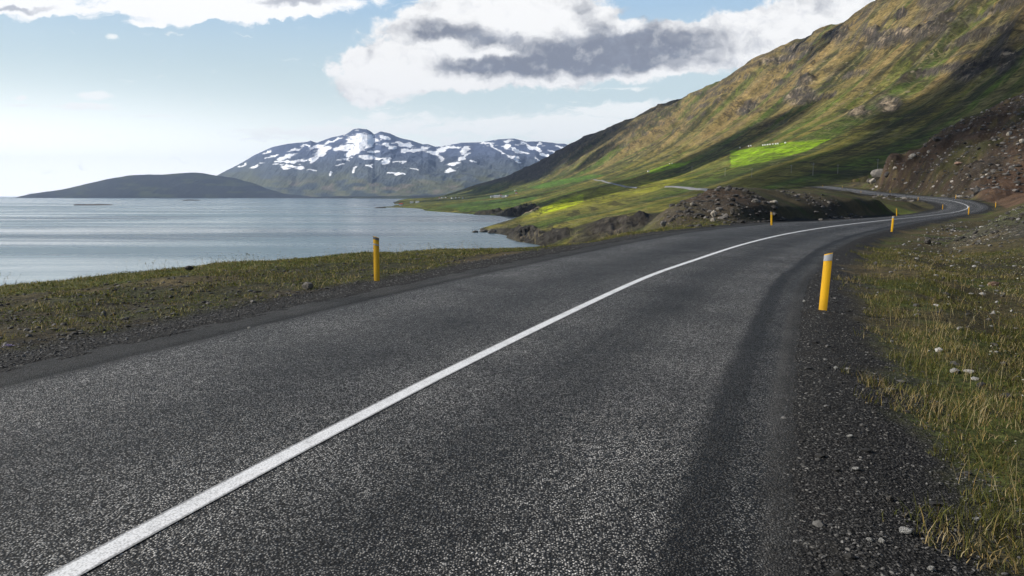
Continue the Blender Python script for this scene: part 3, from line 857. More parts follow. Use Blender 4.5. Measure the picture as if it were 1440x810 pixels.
acol = N.n('ShaderNodeCombineXYZ', {0: N.math('MULTIPLY', val, 1.03), 1: val, 2: N.math('MULTIPLY', val, .95)}).outputs[0]
N.t.links.new(acol, B.inputs['Base Color'])
N.t.links.new(N.ramp(vac.outputs[2], 0, 1, .52, .85, 'LINEAR'), B.inputs['Roughness'])
N.t.links.new(N.ramp(smooth_zone, 0, 1, .28, .08, 'LINEAR'), B.inputs['Specular IOR Level'])
B.inputs['Specular IOR Level'].default_value = .28
ah = N.math('ADD', N.math('MULTIPLY', N.ramp(va.outputs['Distance'], .7, .1), .0062), N.math('MULTIPLY', vbc.outputs[0], .0012))
bp = N.n('ShaderNodeBump', {'Height': ah, 'Strength': .8, 'Distance': 1.0})
N.t.links.new(bp.outputs[0], B.inputs['Normal'])
offs = [-3.6, -3.15, -2.6, -1.3, 0, 1.3, 2.6, 3.45, 4.25, 4.36]
lifts = [-.10, -.022, -.005, 0, .004, 0, -.005, -.015, -.025, -.10]
rme = ribbon("road", offs, lifts)
rme.materials.append(asph)
link("road", rme)['kind'] = 'structure'

lm, N, B = new_mat("road_paint")
pos = N.n('ShaderNodeNewGeometry').outputs['Position']
wv = N.n('ShaderNodeTexVoronoi', {'Vector': pos, 'Scale': 95.0}, feature='F1')
wear = N.math('ADD', N.math('MULTIPLY', N.ramp(wv.outputs['Distance'], .35, .8), .8), N.ramp(N.noise(pos, 30, 5, .65), .55, .75, 0, .6))
loff = N.math('ABSOLUTE', N.n('ShaderNodeAttribute', attribute_name='off').outputs['Fac'])
wear = N.math('ADD', wear, N.ramp(N.noise(pos, 3, 5, .65), .42, .75, -.1, .5))
wear = N.math('ADD', wear, N.ramp(N.math('ADD', loff, N.math('MULTIPLY', N.noise(pos, 45, 4, .7), .03)), .068, .082, 0, 1.3))
N.t.links.new(N.mix(N.math('MULTIPLY', wear, .62, clamp=True), (.80, .81, .82), (.24, .24, .24)), B.inputs['Base Color'])
B.inputs['Roughness'].default_value = .6
bp = N.n('ShaderNodeBump', {'Height': N.math('MULTIPLY', wv.outputs['Distance'], -.004), 'Strength': .7})
N.t.links.new(bp.outputs[0], B.inputs['Normal'])
lme = ribbon("centre_line", [-.076, 0, .076], .009)
lme.materials.append(lm)
link("centre_line", lme)['kind'] = 'structure'


def simple(name, c, rough=.7, spec=.3, nscale=8., amt=.35, bump=0.0, met=0.0):
    m, N, B = new_mat(name)
    pos = N.n('ShaderNodeTexCoord').outputs['Object']
    k = N.ramp(N.noise(pos, nscale, 6, .62), .3, .7, 1 - amt, 1 + amt, 'LINEAR')
    N.t.links.new(N.mix(1.0, c, N.n('ShaderNodeCombineXYZ', {0: k, 1: k, 2: k}).outputs[0], 'MULTIPLY'), B.inputs['Base Color'])
    B.inputs['Roughness'].default_value = rough
    B.inputs['Specular IOR Level'].default_value = spec
    B.inputs['Metallic'].default_value = met
    if bump:
        bp = N.n('ShaderNodeBump', {'Height': N.noise(pos, nscale * 2.5, 6, .65), 'Strength': .8, 'Distance': bump})
        N.t.links.new(bp.outputs[0], B.inputs['Normal'])
    return m


# the next stretch of the road, seen across the slope
distant = simple("distant_asphalt", (.16, .16, .165), .7, .5, .05, .15)
for q, seg_px in enumerate([[(1006, 269.2), (1002, 268.6), (985, 266), (965, 263.8), (945, 262.2), (938, 262.6)], [(898, 264.2), (885, 263), (870, 260), (855, 256.5), (845, 254), (836, 252.6)]]):
    P = [hit(*p, lo=340) for p in seg_px]
    P = [p for p in P if p is not None]
    P = catmull(np.array(P), 6.0)
    for _ in range(12):
        P[1:-1] = (P[:-2] + 2 * P[1:-1] + P[2:]) / 4
    tt = np.gradient(P[:, :2], axis=0); tt /= np.linalg.norm(tt, axis=1)[:, None]
    nn = np.stack([-tt[:, 1], tt[:, 0]], 1)
    A_, B_ = P.copy(), P.copy()
    wd = 1.9
    A_[:, :2] += nn * wd; B_[:, :2] -= nn * wd
    zc = np.maximum(np.maximum(terrain(A_[:, 0], A_[:, 1]), terrain(B_[:, 0], B_[:, 1])), terrain(P[:, 0], P[:, 1])) + .2
    for _ in range(6): zc[1:-1] = np.maximum((zc[:-2] + zc[1:-1] + zc[2:]) / 3, zc[1:-1])
    A_[:, 2] = zc; B_[:, 2] = zc
    A2, B2 = A_.copy(), B_.copy(); A2[:, 2] -= 4; B2[:, 2] -= 4; A2[:, :2] += nn * 3; B2[:, :2] -= nn * 3
    me = mesh_np("distant_road", np.stack([A2, A_, B_, B2], 1).reshape(-1, 3), grid_faces(len(P), 4), distant)
    link("distant_road", me)['kind'] = 'structure'

# ------------------------------------------------------------------ sea
sm_, N, B = new_mat("sea_water")
pos = N.n('ShaderNodeNewGeometry').outputs['Position']
big = N.noise(N.scale(pos, .0016, .008, 1, (0, 0, R(4))), 1.0, 5, .6, .4)
mid = N.noise(N.scale(pos, .012, .07, 1, (0, 0, R(7))), 1.0, 6, .62)
rip = N.noise(N.scale(pos, .25, .5, 1), 1.0, 5, .6)
N.t.links.new(N.mix(big, (.045, .085, .105), (.065, .11, .13)), B.inputs['Base Color'])
N.t.links.new(N.ramp(big, .38, .62, .12, .28), B.inputs['Roughness'])
B.inputs['Specular IOR Level'].default_value = .5
B.inputs['IOR'].default_value = 1.333
hgt_ = N.math('ADD', N.math('MULTIPLY', rip, .16), N.math('MULTIPLY', mid, .8))
bp = N.n('ShaderNodeBump', {'Height': hgt_, 'Strength': N.ramp(big, .35, .65, .32, .58), 'Distance': 1.0})
N.t.links.new(bp.outputs[0], B.inputs['Normal'])
L_ = 32000.0
sv = [(-L_, -2000, SEA), (L_, -2000, SEA), (L_, L_, SEA), (-L_, L_, SEA)]
link("sea", mesh_np("sea", sv, [(0, 1, 2, 3)], sm_))['kind'] = 'structure'

# ------------------------------------------------------------------ far land: the snowy mountain, the low dark hill, the coastal plain
def loft_hill(name, outline, d_base, d_ridge, nu_, nq, mat, yb=278.5, gull=0.10, seed=0, prof=1.0, colf=None, backd=1.5, zb=None):
    o = np.array(outline, float)
    px = np.linspace(o[0, 0], o[-1, 0], nu_)
    py = np.interp(px, o[:, 0], o[:, 1])
    py = py + .5 * fbm(px / 14, px * 0 + seed, 4, seed + 5)
    db = np.interp(px, *zip(*d_base)); dr = np.interp(px, *zip(*d_ridge))
    q = np.concatenate([np.linspace(0, 1, nq), [1.03, 1.1, 1.3, 1.6]])
    Q, PX = np.meshgrid(q, px, indexing='ij')
    zr = EYE + (275.5 - py) / F * dr
    Qc = np.clip(Q, 0, 1)
    D = db[None] + (dr - db)[None] * Q
    zb_ = SEA - 3 if zb is None else zb
    base = zb_ + (zr[None] - zb_) * (Qc ** prof)
    fall = np.clip(Q - 1, 0, 1)
    base = base - fall * (zr[None] - zb_) * 1.4
    X = (PX - 720) / F * D
    w = Qc * (1 - Qc) * 4
    amp = np.abs(zr[None] - zb_) * gull
    g = ridged(X / 900 + .25 * fbm(X / 1500, D / 1500, 2, seed + 9), D / 2600, 6, seed, .55) - .62
    g = g + .5 * (fbm(X / 400, D / 700, 5, seed + 3))
    Z = base + amp * g * (w + .04)
    V = np.stack([X.ravel(), D.ravel(), Z.ravel()], 1)
    me = mesh_np(name, V, grid_faces(len(q), nu_), mat)
    if colf is not None:
        vy = 275.5 - (Z - EYE) / D * F
        attr(me, 'Col', np.clip(colf(PX.ravel(), vy.ravel(), X.ravel(), D.ravel(), Z.ravel(), g.ravel()), 0, 1), 'FLOAT_COLOR')
    o_ = link(name, me); o_['kind'] = 'structure'
    return o_


fm, N, B = new_mat("distant_slope")
pos = N.n('ShaderNodeNewGeometry').outputs['Position']
colA = N.n('ShaderNodeAttribute', attribute_name='Col').outputs['Color']
k = N.ramp(N.noise(N.scale(pos, .004, .0016, .004), 1.0, 8, .65), .3, .7, .7, 1.3, 'LINEAR')
N.t.links.new(N.mix(1.0, colA, N.n('ShaderNodeCombineXYZ', {0: k, 1: k, 2: k}).outputs[0], 'MULTIPLY'), B.inputs['Base Color'])
B.inputs['Roughness'].default_value = .95
B.inputs['Specular IOR Level'].default_value = .1
bp = N.n('ShaderNodeBump', {'Height': N.math('MULTIPLY', N.noise(N.scale(pos, .004, .002, .004), 1.0, 8, .6), 60.), 'Strength': .6, 'Distance': 1.0})
N.t.links.new(bp.outputs[0], B.inputs['Normal'])

SNOW = [(513, 199, 17, 9, 0), (505, 212, 16, 5, -30), (470, 200, 13, 1.6, -20), (452, 207, 12, 2.2, -15), (418, 212, 10, 1.3, -15), (405, 223, 14, 3, -22),
        (415, 228, 20, 1.8, -5), (408, 235, 11, 2.2, 0), (425, 236, 6, 3.5, 0), (388, 221, 8, 1.6, -20), (363, 235, 9, 2, -25), (345, 233, 5, 1.2, -20), (488, 209, 15, 3.5, -10),
        (457, 214, 14, 5, -33), (445, 225, 7, 4, -40), (497, 217, 14, 4, -25), (521, 203, 9, 7, 0), (525, 215, 9, 2.2, 0), (518, 222, 9, 3, 0), (489, 226, 5, 2, -15),
        (533, 223, 10, 1.3, 0), (545, 228, 5, 3.5, -45), (500, 240, 4, 2.5, -60), (468, 246, 3, 2.5, -60), (522, 234, 4, 1.8, 10), (556, 229, 6, 1.3, 0), (543, 195, 9, 2.2, 20),
        (549, 207, 8, 3, 20), (556, 244, 7, 1.3, 0), (572, 205, 14, 3, 12), (578, 213, 12, 2.2, 0), (593, 211, 14, 2.6, -10), (608, 216, 10, 2.2, 5), (625, 210, 9, 3.2, -20),
        (621, 223, 5, 3, 45), (656, 212, 6, 7, 0), (652, 223, 9, 2.4, -30), (640, 231, 9, 2.2, -10), (633, 240, 9, 2.0, -10), (665, 228, 5, 1.6, 10), (700, 211, 15, .9, 35),
        (685, 203, 11, 1.6, 0), (712, 206, 5, 4.5, 10), (716, 200, 8, 1.3, 0), (726, 213, 7, 3.2, 20), (720, 222, 9, 2, 15), (727, 228, 6, 1.3, 15), (735, 215, 8, 1.2, 15),
        (738, 204, 6, 1.3, 20), (750, 211, 10, 2.4, 20), (766, 219, 12, 1.4, 20), (760, 226, 8, .9, 30), (776, 214, 6, 1.7, 20), (788, 209, 10, 1.3, 20), (757, 205, 5, 1.6, 0),
        (568, 228, 4, 1.7, 0), (563, 245, 5, 1.2, 0), (380, 215, 5, 1, -20), (435, 206, 6, 1.2, -10), (640, 208, 12, 1.2, -6), (800, 208, 6, 1, 15), (440, 240, 6, 1, 0), (585, 238, 5, 1, 10), (480, 233, 6, 1, -15)]


def snow_col(px, py, X, D, Z, g):
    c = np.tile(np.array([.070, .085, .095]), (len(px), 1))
    f1 = fbm(px / 22, py / 5, 5, 301); f2 = fbm(px / 60, py / 14, 4, 302)
    c = lerp(c, np.array([.085, .092, .045]), sstep(235, 262, py + 18 * f2) * sstep(-.2, .4, f1 + .3))
    c = lerp(c, np.array([.16, .13, .10]), sstep(250, 262, py) * sstep(.1, .4, f1 - .1 * f2) * .7)
    c = lerp(c, np.array([.028, .040, .035]), sstep(245, 266, py) * sstep(.0, .4, -f1) * .8)
    c = lerp(c, np.array([.075, .100, .175]), sstep(240, 208, py) * .85)  # blue of the haze painted into the upper rock colour
    wx, wy = px + 4.5 * fbm(px / 9, py / 6, 4, 303), py + 3.2 * fbm(px / 8, py / 5, 4, 304)
    s_ = np.full(len(px), -1.0)
    for (cx, cy, rx, ry, an) in SNOW:
        ca, sa = math.cos(R(an)), math.sin(R(an))
        dx, dy = wx - cx, wy - cy
        a, b = (dx * ca + dy * sa) / (rx * 1.12), (-dx * sa + dy * ca) / (ry * .98)
        s_ = np.maximum(s_, 1.25 - np.sqrt(a * a + b * b))
    s_ = s_ + .62 * fbm((px + 1.6 * py) / 8 + .4 * fbm(px / 20, py / 9, 2, 309), py / 1.9, 4, 305)
    s_ = np.maximum(s_, (.30 * sstep(.44, .62, fbm(px / 11, py / 2.4, 4, 306)) * sstep(228, 203, py)))
    return lerp(c, np.array([.88, .90, .93]), sstep(.12, .42, s_))


mtn = [(300, 252), (309, 247), (345, 229.5), (363, 218.7), (388.5, 207.8), (408, 204), (421, 202.6), (434, 201.5), (441, 199.5), (447, 202), (450, 202.4), (471.5, 194.6), (489.5, 191), (496, 187), (500, 184.4), (508, 183), (519, 183.5),
       (525, 187), (529, 190.7), (533, 189), (538, 187), (551, 189.5), (560, 194), (567, 196.5), (580, 199), (596, 204.3), (603, 204), (614, 208), (632, 205.5), (650, 202), (675.5, 201.6), (701, 198), (722.5, 196.5),
       (740.5, 201), (758.6, 200.5), (776.6, 202), (784, 203.5), (793, 203.6), (800, 206), (809, 204), (840, 214), (900, 240), (960, 262)]
loft_hill("snowy_mountain", mtn, [(300, 14500), (480, 11800), (660, 9000), (960, 8500)], [(300, 16500), (960, 15000)], 1250, 330, fm, seed=400, gull=.13, prof=1.25, colf=snow_col)


def dark_col(px, py, X, D, Z, g):
    c = np.tile(np.array([.020, .024, .020]), (len(px), 1))
    f1 = fbm(px / 30, py / 5, 5, 311)
    c = lerp(c, np.array([.045, .055, .020]), sstep(.05, .5, f1) * .9)
    return c


low = [(20, 279.3), (28, 277.4), (50, 272.2), (90, 266.9), (110, 262.5), (133, 257.5), (157, 252), (187, 247), (210, 246), (233, 245.9), (277, 243.3), (290, 244), (300, 246), (333, 251), (360, 258), (377, 265), (400, 272), (440, 276), (520, 278.5)]
loft_hill("low_dark_hill", low, [(20, 11800), (520, 11500)], [(20, 13300), (520, 12800)], 420, 90, fm, seed=500, gull=.05, prof=.8, colf=dark_col)
plain = [(425, 278.4), (460, 276.2), (520, 275.6), (600, 274.6), (660, 273.6), (760, 272)]
loft_hill("coastal_plain", plain, [(425, 11600), (480, 9800), (560, 8800), (620, 6900), (760, 6000)], [(425, 12000), (560, 11200), (760, 8200)], 260, 30, fm, seed=520, gull=.12, prof=.45, colf=dark_col)

# haze
hz = bpy.data.materials.new("pale_sea_air"); hz.use_nodes = True
ht = NT(hz.node_tree); hz.node_tree.nodes.clear()
ho = ht.n('ShaderNodeOutputMaterial')
pv = ht.n('ShaderNodeVolumePrincipled', {'Color': (.50, .66, 1.0, 1), 'Density': 2.4e-5, 'Anisotropy': .1})
hz.node_tree.links.new(pv.outputs[0], ho.inputs['Volume'])
hx = 33000.0
hv = [(a, b, c) for c in (SEA - 13, 1600) for a, b in ((-hx, -3000), (hx, -3000), (hx, hx), (-hx, hx))]
hme = mesh_np("haze", hv, [(0, 3, 2, 1), (4, 5, 6, 7), (0, 1, 5, 4), (1, 2, 6, 5), (2, 3, 7, 6), (3, 0, 4, 7)], hz, False)
link("haze", hme)['kind'] = 'stuff'

# ------------------------------------------------------------------ broken cloud out of frame towards the sun; it throws the dapple on the hills
CZ = 2300.0
cg = 45.0
cxs = np.arange(-7800, -1500, cg); cys = np.arange(-200, 7000, cg)
CX, CY = np.meshgrid(cxs, cys)
gx0 = CX - SUNV.x / SUNV.z * (CZ - 60); gy0 = CY - SUNV.y / SUNV.z * (CZ - 60)     # the ground it shades
gp = gx0 / np.maximum(gy0, 50) * F + 720
den = -.27 + .55 * fbm((-gx0 * .56 + gy0 * .83) / 170, (gx0 * .83 + gy0 * .56) / 800, 4, 603) + .5 * fbm(gx0 / 600, gy0 / 600, 5, 601) + .35 * fbm(gx0 / 200, gy0 / 200, 3, 602)
def lit(px, d, rx, rd, k, ang=0.0):
    global den
    cx, cy = (px - 720) / F * d, d
    ca, sa = math.cos(R(ang)), math.sin(R(ang))
    dx, dy = gx0 - cx, gy0 - cy
    den = den - k * np.exp(-((dx * ca + dy * sa) / rx)**2 - ((-dx * sa + dy * ca) / rd)**2)
den = den - 3 * sstep(420, 260, gy0 + 190 * sstep(70, 110, gx0))
for a_s in ((1330, 290, 60, 40, 1.2, 0), (1330, 780, 330, 170, .9, 30), (1150, 600, 130, 50, .9, 10), (1050, 520, 100, 45, .8, 0), (880, 3500, 420, 520, 1.1, 0), (760, 4300, 500, 700, 1.1, 0),
            (690, 1700, 150, 300, .3, 0), (1060, 1200, 190, 90, .9, 35), (960, 1350, 110, 130, .8, 40), (1440, 500, 160, 110, .6, 0), (1000, 600, 60, 45, .5, 20)):
    lit(*a_s[:4], -a_s[4], a_s[5])
lit(1085, 790, 95, 75, 1.6, 20)          # the mown field
lit(850, 760, 190, 60, 1.5, 50); lit(800, 700, 70, 160, 1.5, -10); lit(740, 640, 90, 90, 1.3)
lit(930, 1000, 130, 70, 1.3, 35); lit(990, 850, 70, 50, 1.2)
lit(1180, 1500, 330, 190, 1.5, 35); lit(1330, 1050, 200, 130, 1.3, 30); lit(1090, 1950, 330, 160, 1.2, 40); lit(980, 2500, 350, 200, 1.1, 50)
lit(900, 2300, 200, 250, 1.0); lit(850, 1700, 150, 160, .9)
edge_f = np.minimum.reduce([sstep(-7800, -7300, CX), sstep(-1500, -2000, CX), sstep(7000, 6400, CY)])
den = den * edge_f - .12 * (1 - edge_f)
hgt_c = np.clip(den, 0, 1.2)
bump_c = 60 * fbm(CX / 150, CY / 150, 3, 610)
on = den > 0
top = CZ + np.sqrt(hgt_c) * 180 + bump_c * (hgt_c > 0); bot = CZ - np.sqrt(hgt_c) * 60
nr_, nc_ = CX.shape
F_ = grid_faces(nr_, nc_)
keep = on.ravel()[F_].sum(1) >= 3
Fk = F_[keep]
nv = nr_ * nc_
jx = 14 * fbm(CX / 60, CY / 60, 2, 611)
V1 = np.stack([(CX + jx).ravel(), CY.ravel(), top.ravel()], 1); V2 = np.stack([(CX + jx).ravel(), CY.ravel(), bot.ravel() - 2], 1)
cloud_m = simple("cloud_white", (.8, .8, .82), .95, .0, .002, .05)
cme = mesh_np("cloud", np.concatenate([V1, V2]), np.concatenate([Fk, (Fk + nv)[:, ::-1]]), cloud_m)
link("cloud", cme)['kind'] = 'structure'


# ------------------------------------------------------------------ marker posts
def plastic(name, c, dirt=.5):
    m, N, B = new_mat(name)
    pos = N.n('ShaderNodeTexCoord').outputs['Object']
    sp = N.n('ShaderNodeSeparateXYZ', {0: pos})
    low_ = N.ramp(N.math('ADD', sp.outputs[2], N.math('MULTIPLY', N.noise(pos, 9, 5, .6), .25)), .42, .12)
    k = N.ramp(N.noise(N.scale(pos, 14, 14, 3), 1.0, 6, .65), .48, .72, 0, dirt)
    f_ = N.math('MAXIMUM', N.math('MULTIPLY', low_, .45), k)
    N.t.links.new(N.mix(f_, c, tuple(v * .45 + .012 for v in c)), B.inputs['Base Color'])
    B.inputs['Roughness'].default_value = .48
    bp = N.n('ShaderNodeBump', {'Height': N.noise(pos, 60, 4, .6), 'Strength': .12, 'Distance': .01})
    N.t.links.new(bp.outputs[0], B.inputs['Normal'])
    return m


YEL = plastic("yellow_plastic", (.78, .43, .006))
SIL = plastic("silver_reflective_film", (.36, .38, .42), .4)
GRY = plastic("grey_reflective_film", (.12, .125, .13), .2)
BLK = plastic("black_film", (.02, .02, .02), .2)


def bm_obj(name, bm, mat, parent=None, smooth=False):
    me = bpy.data.meshes.new(name)
    bmesh.ops.recalc_face_normals(bm, faces=bm.faces)
    bm.to_mesh(me); bm.free()
    me.materials.append(mat)
    for p in me.polygons: p.use_smooth = smooth
    return link(name, me, parent)


def plank(name, w, th, z0, z1, slant, mat, parent, yoff=0.0, curve=.010, bev=.004):
    """slightly cupped upright board whose top and bottom can be cut on a slant"""
    bm = bmesh.new()
    n = 8
    ringf, ringb = [], []
    for (za, zb_) in ((z0[0], z0[1]), (z1[0], z1[1])):
        fr_, bk = [], []
        for i in range(n + 1):
            u_ = i / n
            xx = -w / 2 + w * u_
            yf = -th / 2 - curve * math.sin(math.pi * u_) + yoff
            zz = za + (zb_ - za) * u_
            fr_.append(bm.verts.new((xx, yf, zz)))
            bk.append(bm.verts.new((xx, th / 2 + yoff * 0, zz)))
        ringf.append(fr_); ringb.append(bk)
    for i in range(n):
        bm.faces.new((ringf[0][i], ringf[0][i + 1], ringf[1][i + 1], ringf[1][i]))
        bm.faces.new((ringb[0][i + 1], ringb[0][i], ringb[1][i], ringb[1][i + 1]))
        bm.faces.new((ringf[1][i], ringf[1][i + 1], ringb[1][i + 1], ringb[1][i]))
        bm.faces.new((ringf[0][i + 1], ringf[0][i], ringb[0][i], ringb[0][i + 1]))
    bm.faces.new((ringf[0][0], ringf[1][0], ringb[1][0], ringb[0][0]))
    bm.faces.new((ringf[0][n], ringb[0][n], ringb[1][n], ringf[1][n]))
    if bev:
        ed = [e_ for e_ in bm.edges if len(e_.link_faces) == 2 and e_.calc_face_angle(0) > .9]
        bmesh.ops.bevel(bm, geom=ed, offset=bev, segments=2, affect='EDGES')
    return bm_obj(name, bm, mat, parent, False)


def make_post(kind):
    root = link("marker_post", None)
    w = .118
    if kind == 'left':
        plank("post_body", w, .022, (-.25, -.25), (.945, .905), 0, YEL, root)
        plank("reflector", w + .003, .024, (.885, .845), (.937, .897), 0, GRY, root, -.0015, .0105, .001)
        plank("reflector", w + .003, .024, (.765, .735), (.795, .765), 0, SIL, root, -.0015, .0105, .001)
    else:
        plank("post_body", w, .022, (-.25, -.25), (.91, .95), 0, YEL, root)
        plank("reflector", w + .003, .024, (.805, .825), (.895, .935), 0, SIL, root, -.0015, .0105, .001)
    return root


protoL, protoR = make_post('left'), make_post('right')
used = set()


def copy_tree(o):
    r_ = o.copy(); C.objects.link(r_)
    for ch in o.children:
        c = ch.copy(); C.objects.link(c); c.parent = r_
    return r_


posts = [('L', 530, 395, 15.75, 1.0, 0, -8, "tall yellow marker post with two grey reflective bands on the seaward edge of the road"),
         ('R', 1157, 436, 12.9, .93, 3.0, -14, "leaning yellow marker post with a silver top nearest the right edge of the road"),
         ('L', 1085, 317.3, 49.5, .93, -2, -5, "yellow marker post standing in front of the stony mound left of the road"),
         ('R', 1254, 326, 46, 1.0, 2.5, -10, "yellow marker post on the grass just behind the nearest right hand one"),
         ('L', 1261, 303.6, 84, 1.05, -3, 0, "yellow marker post on the inner kerb below the green grass in the bend"),
         ('R', 1362, 301.6, 92, 1.0, 0, -5, "yellow marker post overlapping the centre line where the road bends"),
         ('L', 1325.5, 294.6, 126, 1.05, 0, 0, "short looking yellow marker post at the tip of the green patch inside the bend"),
         ('R', 1400, 290, 128, 1.05, 0, -5, "yellow marker post on reddish gravel outside the bend, farthest to the right"),
         ('R', 1344, 279.6, 214, 1.25, 0, -5, "yellow marker post on the far outer side of the bend before the brown cutting"),
         ('L', 1291, 282, 205, 1.05, 0, 0, "small yellow marker post on the inner side just beyond the bend"),
         ('R', 1251.5, 271.2, 298, 1.2, 0, -5, "tiny marker post at the foot of the brown cutting beyond the bend"),
         ('L', 1210.6, 271.6, 300, 1.1, 0, 0, "tiny marker post on the inner side of the climbing road past the bend"),
         ('R', 1184.5, 264, 345, 1.1, 0, -5, "tiny marker post near the end of the visible road by the big boulder"),
         ('L', 1157, 263.2, 385, 1.1, 0, 0, "farthest tiny marker post where the road disappears over the rise")]
first = {}
for side, px, py, d, sc_h, lean, yaw, lab in posts:
    if d < 60 or d > 0:
        X_ = (px - 720) / F * d
        # stand it on the ground at that spot; slide along the sight line a little if the ground is uneven
        best = None
        for dd in np.linspace(d * .9, d * 1.1, 41):
            p = at(px, py, dd); g_ = float(terrain(np.array([p[0]]), np.array([dd]))[0])
            er = abs(g_ - p[2]) * (F / dd) + 6 * abs(dd - d) / d
            if best is None or er < best[0]: best = (er, p[0], dd, g_)
        _, X_, Y_, Z_ = best
    pr = protoL if side == 'L' else protoR
    o = pr if side not in first else copy_tree(pr)
    first[side] = 1
    o.location = (X_, Y_, Z_ - .01)
    fac = math.atan2(X_, Y_)
    o.rotation_euler = (0, R(lean), -fac * .55 + R(yaw))
    o.scale = (1, 1, sc_h)
    tag(o, lab, "marker post", "yellow marker posts along the road")


# ------------------------------------------------------------------ rocks
def rock_mat(name, c1, c2, lich=(.20, .19, .15)):
    m, N, B = new_mat(name)
    pos = N.n('ShaderNodeTexCoord').outputs['Object']
    n_ = N.noise(pos, 2.2, 8, .68)
    c = N.mix(N.ramp(n_, .35, .65), c1, c2)
    c = N.mix(N.ramp(N.noise(pos, 6.0, 6, .7), .56, .64, 0, .6), c, lich)
    N.t.links.new(c, B.inputs['Base Color'])
    B.inputs['Roughness'].default_value = .92
    bp = N.n('ShaderNodeBump', {'Height': N.noise(pos, 5.0, 8, .7), 'Strength': 1.0, 'Distance': .12})
    N.t.links.new(bp.outputs[0], B.inputs['Normal'])
    return m


RK_DARK = rock_mat("dark_lava_rock", (.035, .032, .030), (.085, .078, .070), (.12, .115, .09))
RK_GREY = rock_mat("grey_rock", (.10, .095, .088), (.22, .205, .185), (.28, .26, .21))
RK_PALE = rock_mat("pale_rock", (.24, .215, .18), (.42, .38, .32), (.5, .47, .40))
RK_WHITE = rock_mat("white_stone", (.42, .42, .41), (.62, .62, .60), (.7, .7, .68))
RK_RUST = rock_mat("rusty_rock", (.15, .09, .065), (.26, .17, .12), (.3, .26, .2))


def rock_mesh(name, seed, mat, sub=3, rough=.34, flat=.62):
    rg = random.Random(seed)
    bm = bmesh.new()
    bmesh.ops.create_icosphere(bm, subdivisions=sub, radius=.5)
    co = np.array([v.co[:] for v in bm.verts])
    nrm = co / np.linalg.norm(co, axis=1)[:, None]
    r_ = np.ones(len(co))
    for k in range(13):                     # chop planes off: angular, broken stone
        n_ = np.array([rg.gauss(0, 1) for _ in range(3)]); n_ /= np.linalg.norm(n_)
        d_ = rg.uniform(.62, .95)
        pr_ = nrm @ n_
        r_ = np.where(pr_ * r_ > d_, d_ / np.maximum(pr_, .05), r_)
    ox = rg.uniform(0, 90)
    r_ = r_ * (1 + rough * .5 * (fbm(nrm[:, 0] * 1.7 + ox + nrm[:, 2] * 2.1, nrm[:, 1] * 1.9 - nrm[:, 2] * 1.3, 4, seed)))
    co = nrm * r_[:, None] * .5
    co[:, 2] *= flat
    for v, c in zip(bm.verts, co): v.co = c
    me = bpy.data.meshes.new(name)
    bm.to_mesh(me); bm.free()
    me.materials.append(mat)
    return me


def put_rock(name, px, py, wpx, hpx, mat, label, cat, seed, group=None, lo=2.0, hi=7000., sub=3, sink=.25, d=None):
    """py = the foot of the stone in the photograph, wpx/hpx its width and height there"""
    if d is None:
        p = hit(px, py, lo, hi)
        if p is None:                   # no ground right behind that spot: take the crest closest to it
            dd = np.geomspace(lo, hi, 900)
            xx = (px - 720) / F * dd
            g_ = terrain(xx, dd)
            er = np.abs(275.5 - (g_ - EYE) / dd * F - py)
            i_ = int(er.argmin()); p = np.array([xx[i_], dd[i_], g_[i_]])
            print("ROCK", px, py, "crest", round(dd[i_], 1), "off px", round(er[i_], 1))
    else:
        p = at(px, py, d)
    w = wpx / F * p[1]; h = hpx / F * p[1]
    me = rock_mesh(name, seed, mat, sub)
    o = link(name, me)
    o.scale = (w * 1.04, w * .8, h / .62 * (1 + sink))
    o.location = (p[0], p[1] + w * .2, p[2] + h * .5 - h * sink * .5)
    o.rotation_euler = (0, 0, R(random.Random(seed).uniform(-30, 30)))
    tag(o, label, cat, group)
    return o


G_B = "boulders along the road"
put_rock("boulder", 1238, 248.5, 20, 11, RK_GREY, "largest grey boulder perched at the foot of the brown cutting above the road", "boulder", 3, G_B, 200, 420)
put_rock("boulder", 1227, 258, 9, 7.5, RK_PALE, "pale block just below the largest grey boulder by the upper road", "boulder", 4, G_B, 200, 420)
put_rock("boulder", 1225, 257, 11, 7, RK_DARK, "dark rock left of the largest boulder beside the upper road", "boulder", 5, G_B, 200, 420)
put_rock("boulder", 1248, 249, 8, 8, RK_DARK, "dark rock touching the right side of the largest boulder", "boulder", 6, G_B, 200, 420)
put_rock("boulder", 1284, 221.5, 11, 5.5, RK_PALE, "pale flat boulder on the left edge of the brown cutting", "boulder", 7, G_B, 200, 420)
put_rock("boulder", 1350, 231.5, 12, 4.6, RK_RUST, "rusty pink boulder halfway up the brown cutting", "boulder", 8, G_B, 200, 420)
put_rock("boulder", 1420, 190.5, 8, 7, RK_PALE, "bright cream boulder high on the brown cutting near the photo's right edge", "boulder", 9, G_B, 200, 420)
put_rock("boulder", 1438, 201, 8, 6, RK_PALE, "cream boulder cut by the photo's right edge on the brown cutting", "boulder", 10, G_B, 200, 420)
put_rock("boulder", 1375, 269.5, 11, 7, RK_DARK, "squat dark boulder standing on the flat at the foot of the brown cutting", "boulder", 11, G_B, 150, 420)
put_rock("boulder", 1320, 198, 16, 6, RK_DARK, "dark crag on the crest of the brown cutting", "boulder", 12, G_B, 200, 420)
put_rock("boulder", 1259, 238.5, 6, 4, RK_PALE, "small pale boulder up slope to the right of the largest boulder", "boulder", 13, G_B, 200, 420)
put_rock("boulder", 1306, 215, 4, 4, RK_PALE, "small pale boulder among dark stones on the upper left of the cutting", "boulder", 14, G_B, 200, 420)
put_rock("boulder", 1005, 305, 11, 9, RK_PALE, "rounded cream boulder on the face of the stony mound", "boulder", 15, G_B, 30, 110)
